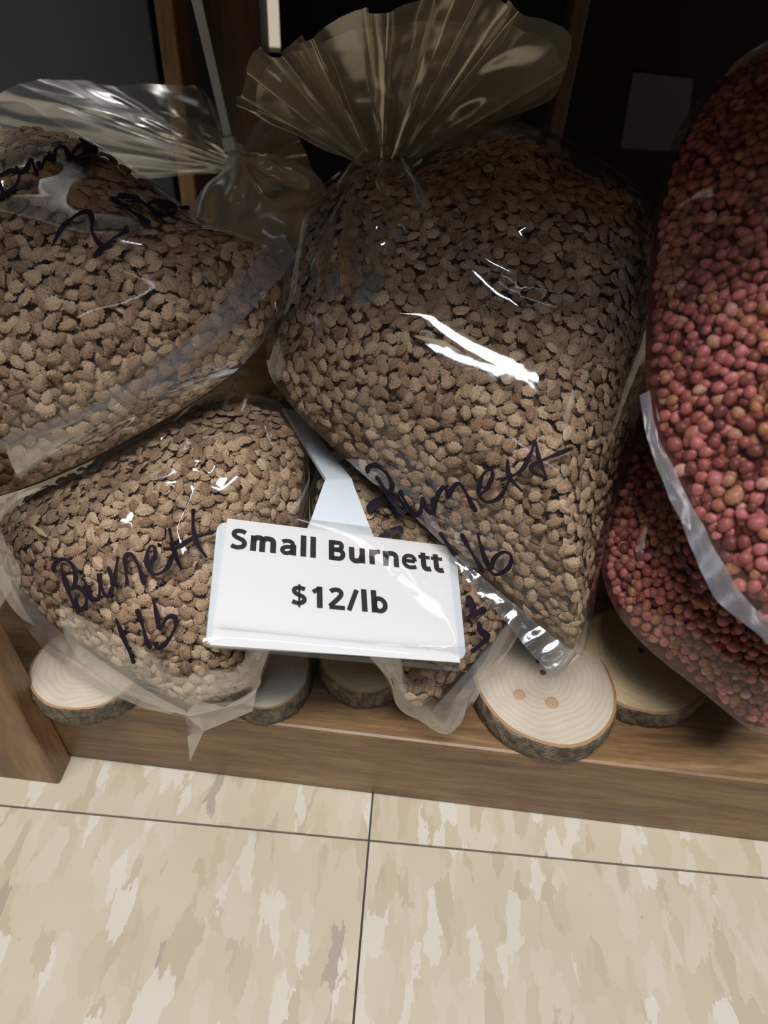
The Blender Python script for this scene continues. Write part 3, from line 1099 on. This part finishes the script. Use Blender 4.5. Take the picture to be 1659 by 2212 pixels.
# ============ lower left bag "Burnett 1 lb"
C = Bag((480, 1480), 0.1165, (520, 880), 0.186,
        [(-20, 1120), (60, 1050), (200, 985), (360, 890), (450, 838), (530, 845), (610, 875), (655, 935), (668, 1010), (664, 1100), (645, 1200), (606, 1350), (574, 1440), (556, 1490), (520, 1520), (460, 1536), (400, 1545), (320, 1518), (215, 1472), (104, 1394), (24, 1312), (-8, 1245), (-30, 1180)],
        (350, 1200), 0.0198, 0.011, lean=math.radians(2), seed=7, noise_amp=0.0008, noise_len=0.04, p=3.0,
        creases=[([(410, 935), (385, 990), (440, 1010), (468, 1025), (410, 940)], 0.0022, 0.003), ([(240, 1030), (330, 990), (405, 940)], 0.0022, 0.004), ([(440, 1040), (458, 1090), (430, 1170), (450, 1240), (440, 1300)], 0.0024, 0.0032),
                 ([(205, 1082), (320, 1080), (445, 1068)], 0.0022, 0.0045), ([(210, 1090), (260, 1140), (340, 1155)], 0.0014, 0.004), ([(420, 1490), (480, 1440), (540, 1460)], 0.0018, 0.003), ([(390, 1545), (430, 1500), (555, 1490)], -0.002, 0.003)])
rC = empty('seed_bag', C.P0)
tag(rC, 'clear bag of brown seeds with a folded pointed tip hanging over the shelf edge', 'seed bag', 'clear plastic bags of brown burnet seed')
C.seeds_outline([(0, 1130), (66, 1066), (200, 1000), (360, 908), (450, 862), (530, 866), (600, 892), (642, 945), (654, 1012), (650, 1100), (632, 1196), (594, 1344), (560, 1432), (536, 1484), (470, 1516), (420, 1524), (370, 1504), (262, 1446), (150, 1370), (56, 1296), (4, 1226), (-20, 1170)], (350, 1200))
C.build_film(rC, M_FILM)
C.strip('seal_strip', [(34, 1255), (110, 1342), (200, 1412), (280, 1466), (350, 1508), (402, 1534)], [(20, 1254), (50, 1332), (100, 1402), (180, 1462), (260, 1506), (330, 1532), (404, 1548)], rC, M_SEAL, 0.0010)
C.build_seeds('burnet_seeds', 'brown ridged burnet seeds packed inside the bag with the pointed tip', 'seeds', BT, 0.0041, M_BURNET, M_BURNFILL, 0.0027, smooth=True)
inkC = [[(690, 1090), (650, 1050), (680, 970), (760, 930), (840, 960), (890, 1030), (917, 1120), (905, 1220), (862, 1305)], [(740, 1030), (800, 1220), (870, 1420), (960, 1580)], [(862, 1272), (930, 1260), (1000, 1310), (1042, 1400), (1030, 1490), (980, 1532), (930, 1500), (913, 1380)],
        [(978, 1155), (1020, 1190), (1080, 1370), (1140, 1412), (1192, 1390), (1202, 1240), (1195, 1090), (1212, 1210), (1250, 1340), (1300, 1372), (1335, 1320), (1350, 1255)], [(1300, 1020), (1330, 1130), (1362, 1255), (1388, 1100), (1422, 892)], [(1532, 1250), (1512, 1060), (1502, 930), (1540, 872), (1600, 900), (1660, 1010), (1740, 1240)]]
inkC = [[(x * 0.1808, 1040 + y * 0.1808) for x, y in st] for st in inkC]
inkC += [[(x * 0.434, 880 + y * 0.434) for x, y in st] for st in
         [[(745, 788), (776, 742), (770, 695), (746, 700), (734, 770), (760, 826), (802, 826), (842, 790), (862, 730)], [(845, 600), (866, 700), (885, 760), (906, 806)], [(815, 706), (880, 702), (960, 655), (1070, 620)], [(965, 505), (964, 600), (985, 680), (1032, 750)],
          [(580, 1050), (620, 1150), (672, 1276)], [(685, 1004), (714, 1090), (735, 1170), (756, 1202)], [(765, 950), (785, 1040), (798, 1105), (830, 1052), (866, 1040), (880, 1072), (860, 1130), (820, 1182), (786, 1196), (780, 1165)]]]
C.ink(inkC, 11.5, rC)
# folded tip: a creased corner of film hanging over the front of the board
tipA = [(404, 1546), (440, 1536), (500, 1524), (552, 1488)]
tp = {k: on_y(k[0], k[1], y) for k, y in (((400, 1545), .1125), ((425, 1512), .112), ((485, 1528), .110), ((555, 1488), .1145), ((546, 1536), .1115), ((440, 1580), .1085), ((410, 1646), .1035), ((405, 1590), .106))}
tk = list(tp)
ti = {k: i for i, k in enumerate(tk)}
mesh_obj('folded_tip', [tp[k] for k in tk], [[ti[q] for q in f] for f in (((400, 1545), (425, 1512), (440, 1580)), ((425, 1512), (485, 1528), (440, 1580)), ((425, 1512), (555, 1488), (485, 1528)), ((485, 1528), (555, 1488), (546, 1536)), ((485, 1528), (546, 1536), (440, 1580)), ((400, 1545), (440, 1580), (405, 1590)), ((405, 1590), (440, 1580), (410, 1646)))], M_FILM3, rC)
# loose film wing at the left
flare(None, [(40, 1060), (36, 1110), (14, 1160)], [(6, 1095), (-30, 1120), (-50, 1160)], 0.150, 0.146, rC, 'film_edge', M_FILM3, 3, 0.002, 41, ns=30, nt=14)
# empty upper film of the same bag running back under the big bag
flare(None, [(430, 860), (500, 862), (570, 880), (640, 920)], [(500, 800), (560, 752), (610, 790), (660, 860)], 0.196, 0.222, rC, 'film_edge', M_FILM3, 4, 0.003, 47, ns=60, nt=18)

# ============ bag under the sign
D = Bag((970, 1580), 0.1145, (740, 1000), 0.186,
        [(684, 1010), (740, 965), (830, 975), (950, 1040), (1060, 1150), (1118, 1260), (1122, 1362), (1048, 1480), (974, 1583), (905, 1556), (860, 1528), (826, 1455), (760, 1380), (700, 1270), (668, 1120)],
        (900, 1280), 0.0135, 0.009, lean=math.radians(-2), seed=13, noise_amp=0.001, noise_len=0.026)
rD = empty('seed_bag', D.P0)
tag(rD, 'clear bag of brown seeds tucked under the price sign and the fanned bag', 'seed bag', 'clear plastic bags of brown burnet seed')
D.seeds_outline([(694, 1020), (744, 978), (826, 988), (940, 1050), (1046, 1158), (1098, 1262), (1090, 1350), (1010, 1440), (950, 1500), (905, 1524), (876, 1508), (840, 1444), (772, 1370), (712, 1264), (680, 1120)], (890, 1260))
D.build_film(rD, M_FILM)
D.strip('seal_strip', [(1106, 1300), (1098, 1348), (1040, 1414), (980, 1482), (919, 1549)], [(1128, 1310), (1124, 1364), (1072, 1442), (1020, 1512), (973, 1584)], rD, M_SEAL, 0.0008)
D.build_seeds('burnet_seeds', 'brown ridged burnet seeds inside the bag tucked under the price sign', 'seeds', BT, 0.0041, M_BURNET, M_BURNFILL, 0.0027, smooth=True)
D.ink([[(690, 450), (722, 420), (760, 410), (792, 430), (816, 472)], [(736, 562), (780, 532), (832, 526)]], 20, rD, K7, o7)
D.ink([[(1086, 786), (1110, 850), (1072, 892)], [(1070, 882), (1160, 840)], [(1130, 890), (1140, 930), (1166, 950), (1130, 990), (1100, 1012)]], 15, rD, K7, o7)

# ============ pink seed bags at the right
Fb = Bag((1640, 1580), 0.1125, (1390, 960), 0.186,
         [(1384, 955), (1340, 1040), (1306, 1150), (1300, 1232), (1332, 1322), (1400, 1402), (1500, 1482), (1600, 1562), (1642, 1582), (1700, 1575), (1850, 1430), (1900, 1200), (1760, 980), (1560, 900)],
         (1560, 1240), 0.020, 0.012, lean=math.radians(-3), seed=17, noise_amp=0.0008)
rF = empty('seed_bag', Fb.P0)
tag(rF, 'lower clear bag of pink seeds resting against the dark-barked wood slice', 'seed bag', 'clear plastic bags of pink seed')
Fb.seeds_outline([(1394, 968), (1350, 1046), (1318, 1150), (1312, 1228), (1344, 1314), (1410, 1392), (1508, 1470), (1600, 1546), (1640, 1564), (1694, 1560), (1836, 1424), (1884, 1200), (1750, 994), (1560, 916)], (1560, 1240))
Fb.build_film(rF, M_FILM)
Fb.build_seeds('pink_seeds', 'round pink treated seeds inside the lower pink bag', 'seeds', PT, 0.0030, M_PINK, M_PINKFILL, 0.0023, layers=PL, smooth=True)

Eb = Bag((1620, 1340), 0.108, (1560, 170), 0.262,
         [(1720, 70), (1640, 98), (1570, 150), (1505, 220), (1455, 300), (1425, 400), (1404, 520), (1396, 660), (1394, 800), (1404, 905), (1440, 1000), (1490, 1105), (1545, 1215), (1610, 1310), (1670, 1376), (1800, 1440), (1960, 1380), (2050, 1000), (2000, 420), (1860, 120)],
         (1720, 760), 0.034, 0.016, lean=math.radians(-5), seed=19, noise_amp=0.0009, noise_len=0.04)
rE = empty('seed_bag', Eb.P0)
tag(rE, 'upper clear bag bulging with pink and orange seeds, seal strip at its side', 'seed bag', 'clear plastic bags of pink seed')
Eb.seeds_outline([(1720, 92), (1650, 118), (1582, 166), (1520, 234), (1474, 312), (1444, 408), (1424, 524), (1414, 660), (1412, 800), (1422, 898), (1456, 990), (1506, 1095), (1560, 1205), (1622, 1298), (1680, 1360), (1800, 1420), (1945, 1364), (2030, 1000), (1984, 430), (1850, 140)], (1720, 760))
Eb.build_film(rE, M_FILM)
Eb.strip('seal_strip', [(1398, 850), (1412, 930), (1456, 1026), (1508, 1128), (1560, 1230), (1620, 1312), (1700, 1390)], [(1376, 860), (1384, 920), (1410, 1010), (1446, 1095), (1484, 1185), (1522, 1272), (1562, 1322), (1610, 1356), (1700, 1440)], rE, M_SEALA, 0.0012)
Eb.build_seeds('pink_seeds', 'round pink and orange treated seeds inside the upper pink bag', 'seeds', PT, 0.0034, M_PINK, M_PINKFILL, 0.0026, layers=PL, smooth=True)

# ============ bag at the back with a cable tie round its neck
G = Bag((560, 640), 0.262, (520, 370), 0.296,
        [(520, 350), (570, 330), (640, 350), (700, 400), (720, 520), (680, 640), (560, 700), (430, 660), (380, 540), (420, 440), (470, 385)],
        (550, 520), 0.014, 0.012, seed=23, noise_amp=0.003, noise_len=0.018,
        creases=[([(520, 350), (530, 400), (520, 470)], 0.004, 0.004), ([(525, 350), (560, 420), (600, 500)], 0.004, 0.004), ([(520, 352), (470, 420), (440, 520)], 0.003, 0.005), ([(530, 352), (620, 380), (700, 410)], 0.004, 0.005)])
rG = empty('seed_bag', G.P0)
tag(rG, 'crumpled clear bag at the back, neck tied with a grey cable tie', 'seed bag')
G.build_film(rG, M_CRUMP)
G.seeds_outline([(460, 560), (560, 530), (660, 540), (690, 600), (660, 650), (560, 680), (450, 650)], (560, 600))
G.build_seeds('burnet_seeds', 'dark burnet seeds low in the crumpled bag at the back', 'seeds', BT, 0.0049, M_BURNET, M_BURNFILL, 0.0034, smooth=True, layers=((0.0004, 0.4, 1.0),))
flare(None, [(500, 330), (494, 345), (500, 362), (512, 372)], [(462, 236), (440, 205), (370, 190), (300, 178), (230, 172), (180, 168), (80, 180), (0, 206), (-80, 250), (-120, 330)], 0.294, lambda s: 0.318 - 0.01 * s, rG, 'gathered_mouth', M_MOUTH, 5, 0.0032, 53, lat=0.5)
flare(None, [(505, 335), (500, 352), (514, 370)], [(455, 290), (400, 250), (330, 240), (240, 236), (150, 230), (90, 240), (40, 300), (60, 420)], 0.290, 0.300, rG, 'gathered_mouth', M_MOUTH, 4, 0.004, 59, lat=0.5)
flare(None, [(515, 335), (525, 345), (520, 360)], [(545, 262), (590, 245), (640, 290), (690, 400)], 0.294, 0.300, rG, 'gathered_mouth', M_CRUMP, 5, 0.005, 61, lat=0.4, ns=90)
# cable tie: loop, head and upright tail
nk = on_y(506, 345, 0.292)
loop = []
NL = 28
for k in range(NL):
    a = 2 * math.pi * k / NL
    for (dr, dz) in ((0, -.0018), (.0011, -.0018), (.0011, .0018), (0, .0018)):
        r = 0.0050 + dr
        u = np.array([0.35, 0.0, 0.94]) * r * math.cos(a) + np.array([0, 1.0, 0]) * r * math.sin(a) + np.array([0.94, 0, -0.35]) * dz
        loop.append(nk + u)
fl = []
for k in range(NL):
    for j in range(4):
        a, b = k * 4 + j, k * 4 + (j + 1) % 4
        c, d = ((k + 1) % NL) * 4 + (j + 1) % 4, ((k + 1) % NL) * 4 + j
        fl.append((a, b, c, d))
tie = empty('cable_tie', nk)
tag(tie, 'grey plastic cable tie with long upright tail on the crumpled bag', 'cable tie')
mesh_obj('loop', loop, fl, M_ZIP, tie)
h0, h1 = on_y(497, 312, 0.286), on_y(416, -40, 0.296)
hx = nrm(np.cross(nrm(h1 - h0), np.array([0, 1.0, 0])))
hy = nrm(np.cross(hx, nrm(h1 - h0)))


def bar(name, p, q, w0, w1, t, mat, parent):
    vs = []
    for P, ww in ((p, w0), (q, w1)):
        for a, b in ((-1, -1), (1, -1), (1, 1), (-1, 1)):
            vs.append(P + hx * a * ww / 2 + hy * b * t / 2)
    return mesh_obj(name, vs, [(0, 1, 2, 3), (7, 6, 5, 4), (0, 4, 5, 1), (1, 5, 6, 2), (2, 6, 7, 3), (3, 7, 4, 0)], mat, parent)


bar('tail', h0, h1, 0.0028, 0.0036, 0.0012, M_ZIP, tie)
bar('head', h0 - nrm(h1 - h0) * 0.002, h0 + nrm(h1 - h0) * 0.0024, 0.0046, 0.0042, 0.0036, M_ZIP, tie)

# pale stalks among the seeds
def stalk(bag, a, b, wpx, label):
    A2, B2 = bag.hit([a, b], -0.0012)
    ax = nrm(B2 - A2)
    sx = nrm(np.cross(ax, bag.n))
    r0 = wpx / F * np.linalg.norm(A2 - CAM) / 2
    vs = []
    for i in range(9):
        t = i / 8
        c = A2 * (1 - t) + B2 * t + bag.n * 0.0006 * math.sin(t * 3)
        r = r0 * (0.55 + 0.7 * math.sin(math.pi * min(1, t * 1.05)) ** 1.0 * (0.5 + t) + (0.5 if i == 5 else 0))
        for k in range(8):
            an = 2 * math.pi * k / 8
            vs.append(c + sx * r * math.cos(an) + bag.n * r * .7 * math.sin(an))
    fs = [(i * 8 + k, i * 8 + (k + 1) % 8, (i + 1) * 8 + (k + 1) % 8, (i + 1) * 8 + k) for i in range(8) for k in range(8)] + [tuple(range(7, -1, -1)), tuple(range(64, 72))]
    o = mesh_obj('dry_stalk', vs, fs, M_STRAW, None, True)
    tag(o, label, 'stalk')


stalk(Bb, (898, 722), (996, 756), 12, 'long pale dry stalk lying among seeds of the fanned bag')
stalk(Bb, (1030, 1002), (1046, 1020), 6, 'tiny pale stalk beside the marker lettering on the fanned bag')
stalk(C, (64, 1132), (97, 1158), 8, 'short pale stalk near the left side of the pointed-tip bag')

# ------------------------------------------------------------------ price sign
W0 = nrm(np.array([0.25, -0.16, 0.955]))
SP = CAM + ray(727, 1285) * 0.2025
sp = lambda x, y, lift=0.0: on_plane(x, y, SP + W0 * lift, W0)
sign = empty('price_sign', SP)
tag(sign, 'white plastic price sign reading Small Burnett $12/lb on a bent stem', 'price sign')


def slab(name, pts, z0, z1, mat, round_px=0):
    P = [np.array(p, float) for p in pts]
    if round_px:
        out = []
        m = len(P)
        for i in range(m):
            a, b, c = P[i - 1], P[i], P[(i + 1) % m]
            d1, d2 = nrm(a - b), nrm(c - b)
            p1, p2 = b + d1 * round_px, b + d2 * round_px
            for k in range(7):
                t = k / 6
                out.append((1 - t) ** 2 * p1 + 2 * t * (1 - t) * b + t * t * p2)
        P = out
    n = len(P)
    vs = [sp(p[0], p[1]) + W0 * z0 for p in P] + [sp(p[0], p[1]) + W0 * z1 for p in P]
    fs = [tuple(range(n - 1, -1, -1)), tuple(range(n, 2 * n))] + [(i, (i + 1) % n, n + (i + 1) % n, n + i) for i in range(n)]
    return mesh_obj(name, vs, fs, mat, sign)


slab('holder_plate', [(470, 1126), (985, 1186), (1008, 1424), (444, 1392)], -0.0016, -0.0002, M_PLASTIC, 22)
card_part = slab('paper_card', [(491, 1121), (966, 1180), (993, 1432), (455, 1394)], 0.0, 0.0003, M_PAPER)
# clear sleeve, a little larger, with a bulged bottom edge
corners = [np.array(p, float) for p in ((476, 1100), (990, 1166), (1014, 1446), (437, 1390))]
vs = []
nu, nv = 30, 20
for side in (1, -1):
    for i in range(nu):
        for j in range(nv):
            u, v = i / (nu - 1), j / (nv - 1)
            p = (corners[0] * (1 - u) + corners[1] * u) * (1 - v) + (corners[3] * (1 - u) + corners[2] * u) * v
            bul = 0.0011 + 0.0012 * math.exp(-((v - 0.95) / .05) ** 2) + 0.0006 * mnoise.noise(Vector((u * 3, v * 2, 1)))
            ed = min(1, min(u, 1 - u) * 25) * min(1, v * 20) * min(1, (1 - v) * 40)
            vs.append(sp(*p) + W0 * (max(bul * ed, 0.0008) if side > 0 else -0.0022 - bul * ed * 0.5))
mesh_obj('clear_sleeve', vs, grid_faces(nu, nv) + grid_faces(nu, nv, off=nu * nv), M_SLEEVE, sign, True)


def arc(cx, cy, rx, ry, a0, a1, n=14):
    return [(cx + rx * math.cos(math.radians(a0 + (a1 - a0) * k / n)), cy + ry * math.sin(math.radians(a0 + (a1 - a0) * k / n))) for k in range(n + 1)]


# bold sans letters as pen strokes: advance width, list of (half pen width, centre line)
XH, CAP, ASC, PV, PH = 0.545, 0.714, 0.76, 0.088, 0.068
GLYPH = {
    'S': (0.55, [(0.066, [(0.455, 0.60), (0.36, 0.645), (0.27, 0.652), (0.17, 0.632), (0.115, 0.565), (0.118, 0.49), (0.18, 0.425), (0.29, 0.375), (0.39, 0.325), (0.435, 0.255), (0.43, 0.165), (0.37, 0.095), (0.265, 0.062), (0.16, 0.07), (0.055, 0.112)])]),
    'm': (0.93, [(PV, [(0.155, 0), (0.155, XH)]), (PV, [(0.155, 0.33), (0.185, 0.43), (0.26, 0.482), (0.36, 0.482), (0.415, 0.43), (0.425, 0.33), (0.425, 0)][0:]), (PV, [(0.50, 0.0), (0.50, 0.30)][0:0] or [(0.425, 0.36), (0.47, 0.45), (0.55, 0.485), (0.66, 0.48), (0.735, 0.43), (0.755, 0.33), (0.755, 0)])]),
    'a': (0.60, [(0.062, [(0.10, 0.45), (0.20, 0.492), (0.31, 0.495), (0.40, 0.45), (0.425, 0.36)]), (PV, [(0.44, 0.38), (0.44, 0)]), (0.060, [(0.42, 0.29), (0.30, 0.285), (0.19, 0.262), (0.115, 0.205), (0.112, 0.12), (0.17, 0.062), (0.26, 0.055), (0.35, 0.095), (0.42, 0.18)])]),
    'l': (0.305, [(PV, [(0.153, 0), (0.153, ASC)])]),
    'B': (0.66, [(0.078, [(0.17, 0), (0.17, CAP)]), (PH, [(0.17, CAP - PH), (0.36, CAP - PH), (0.45, 0.635), (0.492, 0.56), (0.475, 0.46), (0.41, 0.405), (0.33, 0.385), (0.17, 0.385)]), (PH, [(0.33, 0.385), (0.44, 0.37), (0.515, 0.31), (0.53, 0.21), (0.49, 0.115), (0.40, 0.065), (0.34, PH), (0.17, PH)])]),
    'u': (0.657, [(PV, [(0.155, XH), (0.155, 0.21), (0.175, 0.12), (0.24, 0.065), (0.33, 0.06), (0.42, 0.105), (0.475, 0.20), (0.49, 0.28)]), (PV, [(0.50, XH), (0.50, 0)])]),
    'r': (0.454, [(PV, [(0.155, 0), (0.155, XH)]), (0.070, [(0.165, 0.30), (0.20, 0.40), (0.28, 0.468), (0.36, 0.486), (0.43, 0.482)])]),
    'n': (0.657, [(PV, [(0.155, 0), (0.155, XH)]), (PV, [(0.165, 0.28), (0.185, 0.38), (0.24, 0.455), (0.33, 0.482), (0.43, 0.475), (0.485, 0.42), (0.502, 0.33), (0.502, 0)])]),
    'e': (0.59, [(0.058, [(0.12, 0.285), (0.47, 0.285)]), (0.062, [(0.478, 0.285), (0.46, 0.39), (0.40, 0.46), (0.31, 0.485), (0.21, 0.46), (0.135, 0.385), (0.112, 0.275), (0.125, 0.165), (0.19, 0.085), (0.29, 0.052), (0.40, 0.058), (0.51, 0.092)])]),
    't': (0.434, [(PV, [(0.185, 0.655), (0.185, 0.20), (0.20, 0.11), (0.255, 0.065), (0.33, 0.058), (0.415, 0.078)]), (0.055, [(0.02, 0.49), (0.41, 0.49)])]),
    '$': (0.571, [(0.062, [(0.45, 0.575), (0.36, 0.61), (0.27, 0.615), (0.18, 0.595), (0.13, 0.535), (0.14, 0.465), (0.20, 0.41), (0.29, 0.37), (0.39, 0.325), (0.435, 0.26), (0.425, 0.185), (0.36, 0.13), (0.27, 0.108), (0.17, 0.115), (0.075, 0.15)]), (0.032, [(0.283, -0.03), (0.283, 0.74)])]),
    '1': (0.571, [(PV, [(0.325, 0), (0.325, CAP)]), (0.062, [(0.325, 0.655), (0.22, 0.58), (0.12, 0.515)])]),
    '2': (0.571, [(0.066, [(0.09, 0.585), (0.17, 0.64), (0.27, 0.66), (0.36, 0.64), (0.415, 0.575), (0.41, 0.49), (0.35, 0.395), (0.24, 0.275), (0.11, 0.14), (0.07, 0.09)]), (0.062, [(0.045, 0.062), (0.52, 0.062)])]),
    '/': (0.412, [(0.066, [(0.075, 0), (0.335, CAP)])]),
    'b': (0.633, [(PV, [(0.155, 0), (0.155, ASC)]), (0.068, [(0.17, 0.28), (0.185, 0.39), (0.25, 0.465), (0.335, 0.48), (0.425, 0.44), (0.49, 0.36), (0.505, 0.27), (0.49, 0.175), (0.425, 0.095), (0.335, 0.06), (0.25, 0.08), (0.185, 0.155), (0.17, 0.27)])]),
    ' ': (0.26, []),
}


def text(body, pa, pb, name, lift=0.0005):
    """one printed line lying on the card"""
    A2, B2 = sp(*pa, lift), sp(*pb, lift)
    ex = B2 - A2
    Lx = np.linalg.norm(ex)
    ex = ex / Lx
    ey = nrm(np.cross(W0, ex))
    tot = sum(GLYPH[c][0] for c in body) - 0.09
    em = Lx / tot
    x = -0.045
    vs, fs = [], []
    for c in body:
        adv, strokes = GLYPH[c]
        for hw, line in strokes:
            ln = np.array(line, float)
            ln = catmull(ln, max(8, 5 * len(ln)), False) if len(ln) > 3 else ln
            tg = np.gradient(ln, axis=0)
            tg /= np.linalg.norm(tg, axis=1, keepdims=True) + 1e-9
            nn = np.stack([-tg[:, 1], tg[:, 0]], 1) * hw * (1.12 if hw < 0.08 and hw > 0.04 else 1.0)
            o = len(vs)
            for p in np.stack([ln + nn, ln - nn], 1).reshape(-1, 2):
                vs.append(A2 + ex * (x + p[0]) * em + ey * p[1] * em)
            fs += [(o + 2 * i, o + 2 * i + 1, o + 2 * i + 3, o + 2 * i + 2) for i in range(len(ln) - 1)]
        x += adv
    return mesh_obj(name, vs, fs, M_PRINT, card_part)


text('Small Burnett', (498, 1184), (957, 1236), 'lettering')
text('$12/lb', (629, 1308), (839, 1325), 'lettering')
# stem: tapered tab rising from the plate, then bent back between the bags
tabL = [(660, 1146), (700, 1050), (706, 1036)]
tabR = [(806, 1164), (772, 1064), (754, 1034)]


def stem_pt(p, lift):
    return sp(p[0], p[1]) + W0 * lift


L0 = [sp(646, 1150), sp(664, 1140), sp(672, 1122), sp(700, 1042)]
R0 = [sp(828, 1172), sp(808, 1160), sp(798, 1136), sp(764, 1048)]
bL, bR = on_y(704, 1034, L0[-1][1] + 0.002), on_y(760, 1034, R0[-1][1] + 0.0022)
Ls = L0 + [bL, on_y(665, 971, 0.188), on_y(611, 880, 0.214)]
Rs = R0 + [bR, on_y(716, 980, 0.188), on_y(650, 890, 0.213)]
Lc, Rc = np.array(Ls), np.array(Rs)
vs = []
for a, b in zip(Lc, Rc):
    vs += [a, b]
nst = len(Lc)
for a, b in zip(Lc, Rc):
    vs += [a - W0 * 0.0014, b - W0 * 0.0014]
fs = []
for i in range(nst - 1):
    a = 2 * i
    q = 2 * nst
    fs += [(a, a + 1, a + 3, a + 2), (q + a, q + a + 2, q + a + 3, q + a + 1), (a, a + 2, q + a + 2, q + a), (a + 1, q + a + 1, q + a + 3, a + 3)]
fs += [(0, 2 * nst, 2 * nst + 1, 1), (2 * nst - 2, 2 * nst - 1, 4 * nst - 1, 4 * nst - 2)]
mesh_obj('stem', vs, fs, M_PLASTIC, sign)

# plain grey rectangle on the back panel behind the bags
gc = [on_y(px, py, YB + 0.0460) for px, py in ((1368, 156), (1498, 170), (1478, 330), (1340, 320))]
vs = gc + [p + np.array([0, 0.0015, 0]) for p in gc]
card = mesh_obj('grey_rectangle', vs, [(0, 1, 2, 3), (7, 6, 5, 4), (0, 4, 5, 1), (1, 5, 6, 2), (2, 6, 7, 3), (3, 7, 4, 0)], plain('grey_flat', lin(70, 73, 76), 0.6))
tag(card, 'plain grey rectangle on the dark back panel between fanned and pink bags', 'card')
